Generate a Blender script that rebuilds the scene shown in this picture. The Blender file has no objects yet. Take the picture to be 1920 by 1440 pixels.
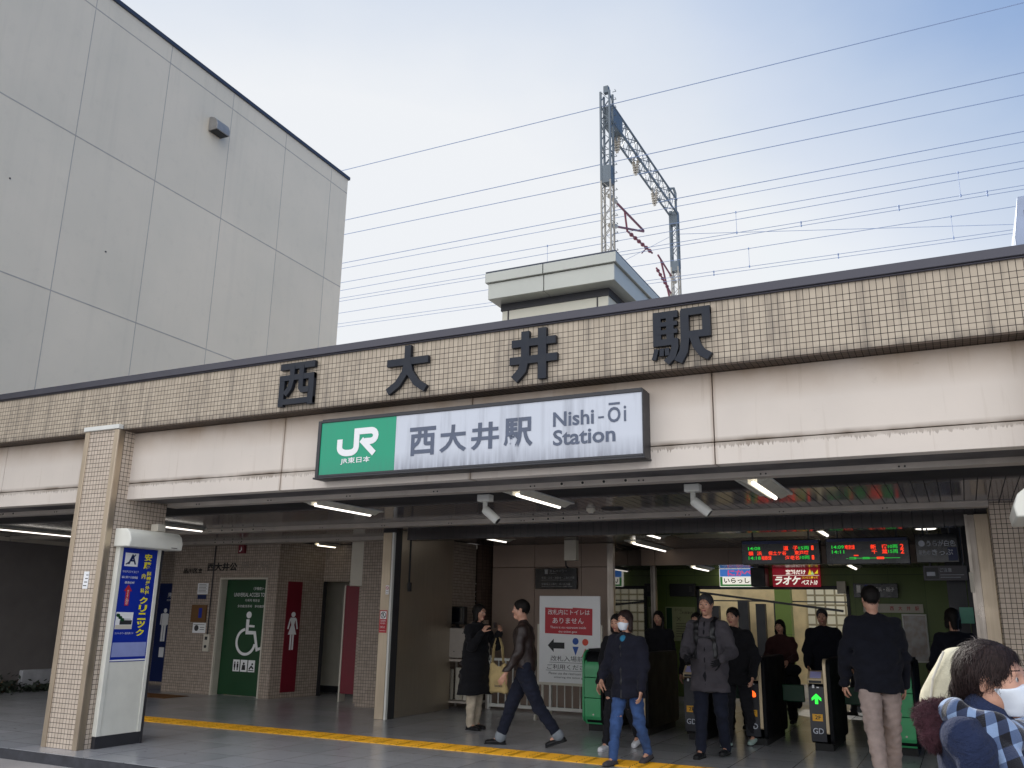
import bpy, math, random
import numpy as np
from mathutils import Vector, Matrix
R = math.radians
random.seed(7); rng = np.random.default_rng(7)
scene = bpy.context.scene
col = scene.collection

# ------------------------------------------------------------------ camera
CAM = bpy.data.cameras.new('camera'); cam = bpy.data.objects.new('camera', CAM); col.objects.link(cam)
CAM.sensor_width = 36.0; CAM.lens = 36.0 * 1647.948 / 1920.0; CAM.clip_start = 0.05; CAM.clip_end = 2000
YAW, PIT, ROL = R(-26.7606), R(14.84), R(1.02574)
_f = Vector((math.sin(YAW)*math.cos(PIT), math.cos(YAW)*math.cos(PIT), math.sin(PIT)))
_r0 = Vector((math.cos(YAW), -math.sin(YAW), 0)); _u0 = _r0.cross(_f)
_r = _r0*math.cos(ROL) + _u0*math.sin(ROL); _u = -_r0*math.sin(ROL) + _u0*math.cos(ROL)
M = Matrix.Identity(4)
for i in range(3):
    M[i][0], M[i][1], M[i][2] = _r[i], _u[i], -_f[i]
M[0][3], M[1][3], M[2][3] = 0, 0, 1.5
cam.matrix_world = M
scene.camera = cam

# ------------------------------------------------------------------ light
SUN_EL, SUN_AZ = 31.0, -42.0          # azimuth from +Y, negative = to the left
world = bpy.data.worlds.new('World'); scene.world = world; world.use_nodes = True
wt = world.node_tree; wt.nodes.clear()
def wn(t, **k):
    n = wt.nodes.new(t)
    for a, b in k.items(): setattr(n, a, b)
    return n
wout = wn('ShaderNodeOutputWorld'); wbg = wn('ShaderNodeBackground'); wbg.inputs[1].default_value = 0.1
sky = wn('ShaderNodeTexSky', sky_type='NISHITA', sun_disc=False, sun_elevation=R(SUN_EL), sun_rotation=R(SUN_AZ),
         altitude=20, air_density=1.0, dust_density=1.6, ozone_density=1.2)
wtc = wn('ShaderNodeTexCoord'); wmap = wn('ShaderNodeMapping'); wmap.inputs['Scale'].default_value = (1.0, 1.0, 2.0)
wnoi = wn('ShaderNodeTexNoise'); wnoi.inputs['Scale'].default_value = 2.2; wnoi.inputs['Detail'].default_value = 6.0
wnoi.inputs['Roughness'].default_value = 0.5
# thin high cloud veil: whiter near the sun and near the horizon, bluer high and away from it, plus bright fill added behind the camera to light the facade
sd = Vector((math.sin(R(SUN_AZ))*math.cos(R(SUN_EL)), math.cos(R(SUN_AZ))*math.cos(R(SUN_EL)), math.sin(R(SUN_EL))))
L = wt.links.new
def wm(op, a, b=0.0, c=0.0, clamp=False):
    n = wn('ShaderNodeMath', operation=op); n.use_clamp = clamp
    for i, v in enumerate((a, b, c)):
        if isinstance(v, bpy.types.NodeSocket): L(v, n.inputs[i])
        else: n.inputs[i].default_value = v
    return n.outputs[0]
wdot = wn('ShaderNodeVectorMath', operation='DOT_PRODUCT'); wdot.inputs[1].default_value = sd
wsep = wn('ShaderNodeSeparateXYZ'); L(wtc.outputs['Generated'], wsep.inputs[0]); L(wtc.outputs['Generated'], wdot.inputs[0])
L(wtc.outputs['Generated'], wmap.inputs['Vector']); L(wmap.outputs[0], wnoi.inputs['Vector'])
dot = wdot.outputs['Value']
t1 = wm('MULTIPLY', wm('SUBTRACT', dot, 0.835), 3.0); t2 = wm('MULTIPLY', wm('SUBTRACT', 0.71, wsep.outputs[2]), 3.0)
t3 = wm('MULTIPLY', wm('SUBTRACT', wnoi.outputs[0], 0.5), 0.55)
t = wm('ADD', wm('ADD', t1, t2), t3, clamp=True)
wcr = wn('ShaderNodeValToRGB'); cr = wcr.color_ramp
cr.elements[0].position = 0.0; cr.elements[0].color = (.75, 1.85, 4.1, 1)
cr.elements[1].position = 1.0; cr.elements[1].color = (5.7, 5.85, 6.05, 1)
e = cr.elements.new(0.5); e.color = (3.35, 4.05, 5.2, 1)
L(t, wcr.inputs[0])
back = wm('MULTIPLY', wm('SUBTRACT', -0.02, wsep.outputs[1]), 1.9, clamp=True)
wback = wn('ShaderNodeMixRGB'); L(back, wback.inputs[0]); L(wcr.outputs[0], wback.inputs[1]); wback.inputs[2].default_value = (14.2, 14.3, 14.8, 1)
wclamp = wn('ShaderNodeMixRGB', blend_type='DARKEN'); wclamp.inputs[0].default_value = 1; wclamp.inputs[2].default_value = (5.8, 6.0, 6.4, 1)
L(sky.outputs[0], wclamp.inputs[1])
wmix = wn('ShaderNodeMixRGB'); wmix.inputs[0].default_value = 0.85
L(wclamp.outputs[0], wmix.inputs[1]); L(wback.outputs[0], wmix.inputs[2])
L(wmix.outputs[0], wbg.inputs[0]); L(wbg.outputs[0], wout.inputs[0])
SL = bpy.data.lights.new('sun', 'SUN'); SL.energy = 3.2; SL.angle = R(0.5); SL.color = (1, .95, .87)
sun = bpy.data.objects.new('sun', SL); col.objects.link(sun)
sun.rotation_euler = (-sd).to_track_quat('-Z', 'Y').to_euler()
sun.location = (-20, 30, 40)
scene.view_settings.view_transform = 'Standard'; scene.view_settings.look = 'None'
scene.view_settings.exposure = 0.6; scene.view_settings.gamma = 1.0
try:
    scene.cycles.use_denoising = True
    scene.cycles.max_bounces = 8; scene.cycles.diffuse_bounces = 5; scene.cycles.glossy_bounces = 4
    scene.cycles.sample_clamp_indirect = 6.0
except Exception: pass

# ------------------------------------------------------------------ materials
def lin(c):
    if isinstance(c, str):
        c = [int(c[i:i+2], 16)/255 for i in (0, 2, 4)]
        c = [x/12.92 if x <= .04045 else ((x+.055)/1.055)**2.4 for x in c]
    return (c[0], c[1], c[2], 1.0)
class NT:
    """tiny node helper"""
    def __init__(s, name):
        s.m = bpy.data.materials.new(name); s.m.use_nodes = True; s.t = s.m.node_tree; s.t.nodes.clear()
        s.out = s.n('ShaderNodeOutputMaterial'); s.b = s.n('ShaderNodeBsdfPrincipled'); s.l(s.b.outputs[0], s.out.inputs[0])
    def n(s, t, **k):
        x = s.t.nodes.new(t)
        for a, b in k.items(): setattr(x, a, b)
        return x
    def l(s, a, b): s.t.links.new(a, b)
    def v(s, a, b):
        if hasattr(b, 'is_output') or isinstance(b, bpy.types.NodeSocket): s.l(b, a)
        else: a.default_value = b
    def math(s, op, a, b=0.0, c=0.0, clamp=False):
        x = s.n('ShaderNodeMath', operation=op); x.use_clamp = clamp
        s.v(x.inputs[0], a); s.v(x.inputs[1], b); s.v(x.inputs[2], c); return x.outputs[0]
    def mix(s, f, a, b, mode='MIX'):
        x = s.n('ShaderNodeMixRGB', blend_type=mode); s.v(x.inputs[0], f); s.v(x.inputs[1], a); s.v(x.inputs[2], b); return x.outputs[0]
    def noise(s, vec, scale, detail=4, rough=.55):
        x = s.n('ShaderNodeTexNoise'); x.inputs['Scale'].default_value = scale; x.inputs['Detail'].default_value = detail
        x.inputs['Roughness'].default_value = rough
        if vec is not None: s.l(vec, x.inputs['Vector'])
        return x.outputs[0]
    def rng(s, v, a, b, c, d):
        x = s.n('ShaderNodeMapRange'); s.v(x.inputs[0], v)
        for i, q in enumerate((a, b, c, d)): s.v(x.inputs[i+1], q)
        return x.outputs[0]
    def pos(s): return s.n('ShaderNodeNewGeometry').outputs['Position']
    def sep(s, v):
        x = s.n('ShaderNodeSeparateXYZ'); s.l(v, x.inputs[0]); return x.outputs
    def comb(s, a, b, c=0.0):
        x = s.n('ShaderNodeCombineXYZ'); s.v(x.inputs[0], a); s.v(x.inputs[1], b); s.v(x.inputs[2], c); return x.outputs[0]
    def bump(s, h, st=.3, dist=.01):
        x = s.n('ShaderNodeBump'); x.inputs['Strength'].default_value = st; x.inputs['Distance'].default_value = dist
        s.l(h, x.inputs['Height']); s.l(x.outputs[0], s.b.inputs['Normal'])
    def uvn(s):
        """planar coordinates picked from the face direction (world): (u along wall, v up)"""
        g = s.n('ShaderNodeNewGeometry'); p = s.sep(g.outputs['Position']); n = s.sep(g.outputs['True Normal'])
        ax = s.math('GREATER_THAN', s.math('ABSOLUTE', n[0]), .6)
        az = s.math('GREATER_THAN', s.math('ABSOLUTE', n[2]), .6)
        u = s.math('ADD', s.math('MULTIPLY', p[1], ax), s.math('MULTIPLY', p[0], s.math('SUBTRACT', 1.0, ax)))
        v = s.math('ADD', s.math('MULTIPLY', p[1], az), s.math('MULTIPLY', p[2], s.math('SUBTRACT', 1.0, az)))
        return u, v, p
    def fin(s, rough=.6, metal=0.0, spec=.5):
        s.b.inputs['Roughness'].default_value = rough; s.b.inputs['Metallic'].default_value = metal
        s.b.inputs['Specular IOR Level'].default_value = spec; return s.m
def mat(name, c, rough=.6, metal=0.0, var=.12, scale=6.0, bump=0.0, bscale=60.0, spec=.5):
    """plain painted / cloth / metal surface with slight unevenness"""
    k = NT(name); c = lin(c); o = k.n('ShaderNodeTexCoord').outputs['Object']
    n = k.noise(o, scale, 5)
    d = tuple(x*(1-var) for x in c[:3])+(1,); e = tuple(min(1, x*(1+var)) for x in c[:3])+(1,)
    k.l(k.mix(k.rng(n, .3, .7, 0, 1), d, e), k.b.inputs['Base Color'])
    if bump: k.bump(k.noise(o, bscale, 3), bump, .004)
    k.fin(rough, metal, spec)
    r = k.rng(n, .3, .7, max(0, rough-.07), min(1, rough+.07)); k.l(r, k.b.inputs['Roughness'])
    return k.m
def emit(name, c, s):
    k = NT(name); k.b.inputs['Base Color'].default_value = lin(c); k.b.inputs['Emission Color'].default_value = lin(c)
    k.b.inputs['Emission Strength'].default_value = s; return k.fin(.5)
def tile_mat(name, c1, c2, mortar, pu, pv, mw, rough=.35, off=(0, 0), clampv=None, dirt=0.0, bump=.5, spec=.5, dirtz=None):
    k = NT(name); u, v, p = k.uvn()
    u = k.math('ADD', u, off[0]); v0 = v
    if clampv: v = k.math('MINIMUM', v, clampv)
    v = k.math('SUBTRACT', v, off[1])
    br = k.n('ShaderNodeTexBrick', offset=0.0, squash=1.0)
    k.l(k.comb(k.math('DIVIDE', u, pu), k.math('DIVIDE', v, pv)), br.inputs['Vector'])
    br.inputs['Scale'].default_value = 1; br.inputs['Brick Width'].default_value = 1; br.inputs['Row Height'].default_value = 1
    br.inputs['Mortar Size'].default_value = mw/2; br.inputs['Mortar Smooth'].default_value = .15; br.inputs['Bias'].default_value = -.1
    br.inputs['Color1'].default_value = lin(c1); br.inputs['Color2'].default_value = lin(c2); br.inputs['Mortar'].default_value = lin(mortar)
    g = k.pos(); big = k.noise(g, 1.3, 4)
    c = k.mix(k.rng(big, .35, .7, 0, .22), br.outputs['Color'], tuple(x*.72 for x in lin(c1)[:3])+(1,))
    if dirt:
        st = k.noise(k.comb(k.math('MULTIPLY', u, 9.0), k.math('MULTIPLY', v0, .9)), 1.0, 4, .6)
        c = k.mix(k.rng(st, .52, .8, 0, dirt), c, (.05, .045, .045, 1))
    if dirtz:
        st = k.noise(k.comb(k.math('MULTIPLY', u, 14.0), k.math('MULTIPLY', v0, 2.0)), 1.0, 3, .6)
        h = k.math('MULTIPLY', k.rng(v0, dirtz[0], dirtz[1], 1, 0), k.rng(st, .3, .65, .15, 1))
        c = k.mix(k.math('MULTIPLY', h, .85, clamp=True), c, (.03, .025, .024, 1))
    k.l(c, k.b.inputs['Base Color']); k.bump(br.outputs['Fac'], -bump, .004)
    k.l(k.rng(br.outputs['Fac'], 0, 1, rough, .9), k.b.inputs['Roughness'])
    k.b.inputs['Specular IOR Level'].default_value = spec
    return k.m
def steel_mat(name, c, rough=.3, streak=.5):
    k = NT(name); u, v, p = k.uvn(); g = k.pos()
    n = k.noise(k.comb(k.math('MULTIPLY', u, 90.0), k.math('MULTIPLY', v, 1.2)), 1.0, 3)
    m = k.noise(g, 2.3, 3)
    c = lin(c)
    k.l(k.mix(k.rng(n, .3, .7, 0, streak), c, tuple(x*.75 for x in c[:3])+(1,)), k.b.inputs['Base Color'])
    k.l(k.math('ADD', k.rng(m, .3, .7, rough-.08, rough+.12), k.math('MULTIPLY', n, .08)), k.b.inputs['Roughness'])
    k.b.inputs['Metallic'].default_value = .9
    k.bump(k.noise(k.comb(k.math('MULTIPLY', u, 14.0), k.math('MULTIPLY', v, .5)), 1.0, 2), .14, .012)
    return k.m
MT = {}
MT['fascia_tile'] = tile_mat('fascia tile', 'b9ac99', 'aa9d8b', '15131a', .0513, .0525, .11, .55, (0.015, 3.6), clampv=4.10, dirt=.55, dirtz=(3.58, 3.68), spec=.3)
MT['pillar_tile'] = tile_mat('pillar tile', 'c8b9a8', 'bbac9b', '1c181e', .0513, .0525, .12, .5, (.01, 0), dirt=.25, spec=.3)
MT['wall_tile'] = tile_mat('wall tile', 'ad9e90', '978a7d', '2a2626', .0513, .0525, .10, .5, (.02, .01), dirt=.2, spec=.3)
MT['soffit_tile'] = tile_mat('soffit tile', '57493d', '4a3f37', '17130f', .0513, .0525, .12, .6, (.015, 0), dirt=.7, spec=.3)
MT['dark_brick'] = tile_mat('brown wall tile', '54443a', '4a3b32', '262019', .11, .06, .08, .5, dirt=.2, spec=.3)
MT['coping'] = mat('coping metal', '45444c', .45, .3, .1, 3)
MT['coping2'] = mat('dark coping', '363c4a', .5, .2, .1, 3)
MT['black'] = mat('black plastic', '101114', .45, 0, .2, 8)
MT['dark'] = mat('dark grey paint', '2c2c30', .5, 0, .15, 6)
MT['letter'] = mat('dark painted metal letter', '111824', .55, .2, .18, 9, .1)
MT['steel'] = steel_mat('stainless steel', 'a59c92', .30)
MT['steel_warm'] = steel_mat('brushed stainless trim', 'c2b29c', .36)
MT['steel_dark'] = steel_mat('dim stainless panel', 'c2b8a8', .33)
MT['rail'] = mat('grey beige ceiling rail', 'b3aba2', .5, .2, .1, 5)
MT['reflector'] = mat('lamp reflector', 'cbc8ba', .5); MT['white_paint'] = mat('white painted metal', 'd6d6cf', .4, 0, .05, 3)
MT['cream'] = mat('cream painted metal', 'c9c3b4', .45, 0, .07, 3)
MT['hood'] = mat('aged white plastic hood', 'd9d8cd', .4, 0, .06, 4)
MT['beige_panel'] = mat('beige wall panel', 'a08c7e', .55, 0, .06, 2)
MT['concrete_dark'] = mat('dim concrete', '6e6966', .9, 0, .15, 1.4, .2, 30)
MT['green_paint'] = mat('gate green', '3f9a63', .4, 0, .1, 4)
MT['flap'] = mat('dark green flap', '0c4028', .45, 0, .12, 6)
MT['gate_black'] = mat('gate body black', '0d0e11', .6, 0, .2, 5, spec=.15)
MT['gate_grey'] = mat('gate charcoal front', '23242a', .4, 0, .15, 5)
MT['gate_trim'] = mat('gate beige trim', 'c9b694', .35, .2, .08, 6)
MT['yellow'] = mat('yellow sticker', 'e0a524', .5)
MT['red'] = mat('red print', 'b3242f', .5, 0, .06)
MT['darkred'] = mat('maroon panel', '6f1626', .45, 0, .1, 3)
MT['deepgreen'] = mat('deep green door', '0d3f20', .4, 0, .08, 2)
MT['navy_panel'] = mat('navy panel', '0f2152', .45, 0, .08, 3)
MT['blue_print'] = mat('blue poster', '102c96', .35, 0, .05, 3)
MT['yellow_print'] = mat('yellow lettering', 'f0e21a', .5, 0, .02)
MT['white_print'] = mat('white lettering', 'e8e8e8', .5, 0, .02)
MT['black_print'] = mat('black lettering', '16171a', .5, 0, .05)
MT['grey_print'] = mat('grey lettering', '3c383a', .6, 0, .1)
MT['slate_print'] = mat('slate lettering', '525b6e', .5, 0, .15, 12)
MT['wood'] = mat('brown notice board', '6b4a26', .6, 0, .15, 5)
MT['maroon_lat'] = mat('cantilever paint', '6e3b48', .5, .2, .15)
MT['insul'] = mat('cream insulator', '9b958a', .3)
MT['mast_dark'] = mat('gantry blue grey steel', '5d666d', .5, .4, .12, 3)
MT['mast_light'] = mat('galvanised lattice', '8d8a83', .5, .4, .12, 3)
MT['wire'] = mat('wire grey', '7a8cad', .5, .4, .05)
MT['rubber'] = mat('rubber', '1a1a1a', .8)
MT['led_red'] = emit('red led', 'ff3b1c', .85)
MT['led_green'] = emit('green led', '2fdc4a', .4)
MT['led_orange'] = emit('orange lamp', 'ff5a1e', 1.3)
MT['led_arrow'] = emit('green arrow lamp', '28d63c', 1.1)
MT['tube'] = emit('fluorescent tube', 'fff8ee', 1.35)
MT['tube_dim'] = emit('warm tube', 'fff4dc', 1.6)
MT['screen'] = mat('dark sign face', '0c0f16', .25, 0, .2, 5)
MT['skin'] = mat('skin', 'bb8d76', .5, 0, .07, 30, .25, 300)
MT['skin_dark'] = mat('skin shade', 'a87358', .55, 0, .06, 20)
MT['lips'] = mat('lips', '8f4f48', .5)
MT['eyewhite'] = mat('eye white', 'a9a29b', .3)
MT['iris'] = mat('iris', '15100e', .2)
MT['brow'] = mat('eyebrow', '4a352c', .9)
def hair_mat(name, c):
    k = NT(name); o = k.sep(k.n('ShaderNodeTexCoord').outputs['Object'])
    n = k.noise(k.comb(k.math('MULTIPLY', o[0], 220.0), k.math('MULTIPLY', o[1], 220.0), k.math('MULTIPLY', o[2], 18.0)), 1.0, 3)
    c = lin(c); k.l(k.mix(k.rng(n, .35, .65, 0, 1), tuple(x*.5 for x in c[:3])+(1,), tuple(x*1.6 for x in c[:3])+(1,)), k.b.inputs['Base Color'])
    k.bump(n, .5, .004); return k.fin(.62, 0, .25)
MT['hair'] = hair_mat('black hair', '15110f'); MT['hair_brown'] = hair_mat('brown hair', '2a1e1c'); MT['hair_grey'] = hair_mat('greying hair', '39383a')
def cloth(name, c, var=.18, fine=420.0, rough=.9, sheen=.04, spec=.25, wr=.0):
    k = NT(name); o = k.n('ShaderNodeTexCoord').outputs['Object']; c = lin(c)
    n = k.noise(o, 9, 5); f = k.noise(o, fine, 2)
    cc = k.mix(k.rng(n, .3, .7, 0, 1), tuple(x*(1-var) for x in c[:3])+(1,), tuple(x*(1+var) for x in c[:3])+(1,))
    k.l(k.mix(k.rng(f, .3, .7, 0, .25), cc, tuple(x*.6 for x in c[:3])+(1,)), k.b.inputs['Base Color'])
    h = k.math('ADD', k.math('MULTIPLY', k.noise(o, 24, 4), 1.0), k.math('MULTIPLY', f, .12))
    if wr:
        oo = k.sep(o); q = k.noise(k.comb(k.math('ADD', k.math('MULTIPLY', oo[0], 9.0), k.math('MULTIPLY', oo[2], 16.0)), k.math('MULTIPLY', oo[1], 9.0), k.math('MULTIPLY', oo[2], 7.0)), 1.0, 5, .6); h = k.math('ADD', h, k.math('MULTIPLY', k.math('ABSOLUTE', k.math('SUBTRACT', q, .5)), wr))
    k.bump(h, .35 if not wr else .8, .02)
    k.b.inputs['Sheen Weight'].default_value = sheen
    return k.fin(rough, 0, spec)
# ------------------------------------------------------------------ special surfaces
def white_panel_mat():
    k = NT('white concrete panel'); p = k.sep(k.pos()); g = k.pos()
    base = k.mix(k.rng(k.noise(g, 1.1, 4), .3, .7, 0, 1), lin('d4cabf'), lin('cbc2b8'))
    drip = k.noise(k.comb(k.math('MULTIPLY', p[0], 42.0), k.math('MULTIPLY', p[2], 3.0)), 1.0, 3, .6)
    wid = k.rng(drip, .35, .75, .006, .08)
    d = k.math('SUBTRACT', 2.972, p[2])
    lo = k.math('MULTIPLY', k.math('GREATER_THAN', d, 0.0), k.math('LESS_THAN', d, wid))
    hi = k.rng(k.math('ABSOLUTE', k.math('ADD', d, .004)), .0, .045, .9, 0.0)
    seg = k.rng(k.noise(k.comb(k.math('MULTIPLY', p[0], 1.7), 0.0), 1.0, 3), .35, .6, .25, 1.0)
    st = k.math('MULTIPLY', k.math('MAXIMUM', k.math('MULTIPLY', lo, .6), hi), seg)
    c = k.mix(st, base, lin('5b4a37'))
    big = k.noise(k.comb(k.math('MULTIPLY', p[0], 2.2), k.math('MULTIPLY', p[2], 2.0)), 1.0, 4)
    top = k.math('MULTIPLY', k.rng(p[2], 3.28, 3.62, 0, .85), k.rng(big, .25, .7, .3, 1.0))
    c = k.mix(top, c, lin('9b8062'))
    # rust along the vertical joints
    for x in (-1.77, -4.15, -6.51):
        j = k.rng(k.math('ABSOLUTE', k.math('SUBTRACT', p[0], x)), .0, .035, .6, 0)
        c = k.mix(k.math('MULTIPLY', j, k.rng(drip, .3, .7, .4, 1)), c, lin('7a624a'))
    sp = k.noise(k.comb(k.math('MULTIPLY', p[0], 5.0), k.math('MULTIPLY', p[2], 9.0)), 1.0, 5, .7); c = k.mix(k.rng(sp, .66, .74, 0, .35), c, lin('8f8577'))
    run = k.noise(k.comb(k.math('MULTIPLY', p[0], 16.0), k.math('MULTIPLY', p[2], .9)), 1.0, 4, .6); c = k.mix(k.rng(run, .58, .76, 0, .28), c, lin('94816a'))
    k.l(c, k.b.inputs['Base Color']); k.bump(k.noise(g, 45, 4), .12, .005)
    return k.fin(.8, 0, .3)
MT['white_panel'] = white_panel_mat()
def sign_face_mat(name, base, dark):
    k = NT(name); p = k.sep(k.pos())
    st = k.noise(k.comb(k.math('MULTIPLY', p[0], 7.0), k.math('MULTIPLY', p[2], .5)), 1.0, 5, .65)
    edge = k.rng(p[2], 2.87, 3.06, .75, .0); fine = k.noise(k.comb(k.math('MULTIPLY', p[0], 30.0), k.math('MULTIPLY', p[2], 2.0)), 1.0, 3)
    f = k.math('MULTIPLY', k.math('ADD', k.rng(st, .5, .8, .0, .5), k.math('MULTIPLY', edge, k.rng(fine, .3, .75, .3, 1.0))), dark, clamp=True)
    j = k.rng(k.math('ABSOLUTE', k.math('SUBTRACT', p[0], -3.555)), .0, .05, .5*dark, 0)
    j2 = k.rng(k.math('ABSOLUTE', k.math('SUBTRACT', p[0], -3.30)), .0, .03, .22*dark, 0)
    f = k.math('MAXIMUM', f, k.math('MULTIPLY', k.math('MAXIMUM', j, j2), k.rng(fine, .2, .7, .5, 1)))
    k.l(k.mix(f, lin(base), lin('494a58')), k.b.inputs['Base Color'])
    return k.fin(.3, 0, .4)
MT['sign_white'] = sign_face_mat('stained white sign face', 'c3c8d1', .9)
MT['sign_green'] = sign_face_mat('green sign face', '00946f', .35)
def bldg_mat():
    k = NT('pale render wall'); g = k.pos(); p = k.sep(g)
    a = k.noise(g, .5, 5); b = k.noise(k.comb(0.0, k.math('MULTIPLY', p[1], 3.0), k.math('MULTIPLY', p[2], .12)), 1.0, 4)
    c = k.mix(k.rng(a, .3, .7, 0, 1), lin('d1c8b6'), lin('dacfbc'))
    c = k.mix(k.rng(b, .55, .8, 0, .08), c, lin('7d7c78')); dsp = k.noise(g, 3.1, 6, .7); c = k.mix(k.rng(dsp, .55, .75, 0, .10), c, lin('8f8a80'))
    wn_ = k.n('ShaderNodeTexWhiteNoise', noise_dimensions='2D'); k.l(k.comb(k.math('FLOOR', k.math('DIVIDE', k.math('ADD', p[1], .15), 2.2)), k.math('FLOOR', k.math('DIVIDE', k.math('ADD', p[2], -.75), 3.53))), wn_.inputs['Vector'])
    c = k.mix(k.math('MULTIPLY', wn_.outputs['Value'], .14), c, lin('a09b90'))
    run = k.noise(k.comb(k.math('MULTIPLY', p[1], 5.0), k.math('MULTIPLY', p[2], .25)), 1.0, 5, .65); c = k.mix(k.math('MULTIPLY', k.rng(run, .56, .74, 0, .13), k.rng(p[2], 9.0, 15.0, .25, 1.0)), c, lin('8a867d'))
    k.l(c, k.b.inputs['Base Color']); k.bump(k.noise(g, 14, 5), .1, .01); return k.fin(.85, 0, .3)
MT['render_wall'] = bldg_mat()
MT['wall_joint'] = mat('wall joint', 'a39f99', .9)
def floor_mat():
    k = NT('station floor stone'); g = k.pos(); p = k.sep(g)
    br = k.n('ShaderNodeTexBrick', offset=0.0, squash=1.0)
    k.l(k.comb(k.math('DIVIDE', p[0], .6), k.math('DIVIDE', p[1], .6)), br.inputs['Vector'])
    br.inputs['Scale'].default_value = 1; br.inputs['Brick Width'].default_value = 1; br.inputs['Row Height'].default_value = 1
    br.inputs['Mortar Size'].default_value = .007; br.inputs['Mortar Smooth'].default_value = .1
    br.inputs['Color1'].default_value = lin('b6b7ba'); br.inputs['Color2'].default_value = lin('a5a7aa'); br.inputs['Mortar'].default_value = lin('3a3a3c')
    sp = k.noise(g, 130, 3); wear = k.noise(g, 1.1, 6)
    c = k.mix(k.rng(sp, .4, .7, 0, .4), br.outputs['Color'], lin('5c5a5c'))
    c = k.mix(k.rng(wear, .3, .8, 0, .16), c, lin('a9a7a4')); gum = k.noise(g, 17, 2, .4); c = k.mix(k.rng(gum, .70, .73, 0, .55), c, lin('4c4a49')); st = k.noise(g, 2.6, 6, .7); c = k.mix(k.rng(st, .55, .75, 0, .25), c, lin('5f5d5b'))
    k.l(c, k.b.inputs['Base Color'])
    k.l(k.rng(wear, .25, .8, .17, .26), k.b.inputs['Roughness']); k.bump(k.math('ADD', k.math('MULTIPLY', br.outputs['Fac'], -1), k.math('MULTIPLY', sp, .25)), .25, .003)
    return k.m
MT['floor'] = floor_mat()
def road_mat():
    k = NT('road asphalt'); g = k.pos()
    c = k.mix(k.rng(k.noise(g, 160, 3), .35, .7, 0, 1), lin('9a9490'), lin('c8c2bd')); c = k.mix(k.rng(k.noise(g, .9, 5), .35, .7, 0, .4), c, lin('7a7672'))
    k.l(c, k.b.inputs['Base Color']); k.bump(k.noise(g, 120, 4), .5, .01); return k.fin(.9)
MT['road'] = road_mat()
MT['kerb'] = mat('kerb stone', '3a3b40', .85, 0, .3, 12, .4, 80)
def tactile_mat(name, c):
    k = NT(name); g = k.pos(); p = k.sep(g)
    n = k.noise(g, 3, 5); c0 = lin(c)
    lines = k.math('LESS_THAN', k.math('MODULO', k.math('ADD', p[0], 60.0), .3), .008)
    dirt = k.noise(g, 26, 4)
    cc = k.mix(k.rng(n, .35, .7, 0, .45), c0, tuple(x*.62 for x in c0[:3])+(1,))
    cc = k.mix(k.rng(dirt, .58, .75, 0, .5), cc, lin('4a3b1c'))
    cc = k.mix(lines, cc, lin('4a3a14')); k.l(cc, k.b.inputs['Base Color']); return k.fin(.55)
MT['tactile'] = tactile_mat('yellow tactile tile', 'f2b61e'); MT['tactile_brown'] = tactile_mat('brown tactile tile', '6e4a26')
MT['ceiling'] = tile_mat('metal ceiling strips', '6a6668', '656164', '141316', .113, 50.0, .09, .12, (0, 7), bump=.6, spec=.45)
MT['soffit'] = tile_mat('front soffit strips', 'e9e5df', 'e4e0da', '3a3638', .113, 50.0, .07, .45, (0, 7), bump=.6)
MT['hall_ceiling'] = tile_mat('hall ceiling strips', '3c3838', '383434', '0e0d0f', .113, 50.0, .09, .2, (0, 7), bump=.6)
def green_wall_mat():
    k = NT('green wall panel'); u, v, p = k.uvn(); g = k.pos()
    br = k.n('ShaderNodeTexBrick', offset=0.0); k.l(k.comb(k.math('DIVIDE', u, .62), k.math('DIVIDE', v, 1.2)), br.inputs['Vector'])
    br.inputs['Scale'].default_value = 1; br.inputs['Brick Width'].default_value = 1; br.inputs['Row Height'].default_value = 1; br.inputs['Mortar Size'].default_value = .006
    br.inputs['Color1'].default_value = lin('687c3b'); br.inputs['Color2'].default_value = lin('637737'); br.inputs['Mortar'].default_value = lin('46572a')
    k.l(k.mix(k.rng(k.noise(g, 1.2, 4), .3, .7, 0, .2), br.outputs['Color'], lin('5a6d33')), k.b.inputs['Base Color']); return k.fin(.45)
MT['green_wall'] = green_wall_mat()
def glass_mat(name, c, rough=.03):
    k = NT(name); k.b.inputs['Base Color'].default_value = lin(c); k.b.inputs['Coat Weight'].default_value = .3; k.b.inputs['Coat Roughness'].default_value = rough
    k.b.inputs['IOR'].default_value = 1.5; return k.fin(rough, 0, 1.0)
MT['dark_glass'] = glass_mat('dark reflecting glass', '0c0d0e')
def glint_mat():
    k = NT('embossed steel'); g = k.pos(); n = k.noise(g, 16, 3); k.bump(n, 1.0, .05); k.b.inputs['Base Color'].default_value = lin('b0a890'); return k.fin(.38, 1.0)
MT['embossed'] = glint_mat()
def mesh_wall_mat():
    k = NT('cream yard wall'); u, v, p = k.uvn()
    br = k.n('ShaderNodeTexBrick', offset=0.0); k.l(k.comb(k.math('DIVIDE', u, .24), k.math('DIVIDE', v, .24)), br.inputs['Vector'])
    br.inputs['Scale'].default_value = 1; br.inputs['Brick Width'].default_value = 1; br.inputs['Row Height'].default_value = 1; br.inputs['Mortar Size'].default_value = .1
    br.inputs['Color1'].default_value = lin('e3dcc4'); br.inputs['Color2'].default_value = lin('d6cfb4'); br.inputs['Mortar'].default_value = lin('8d8265')
    k.l(br.outputs['Color'], k.b.inputs['Base Color']); return k.fin(.6)
MT['yard_grid'] = mesh_wall_mat(); MT['yard_wall'] = mat('yard cream wall', 'd9c394', .7, 0, .2, 2.5)
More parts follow.
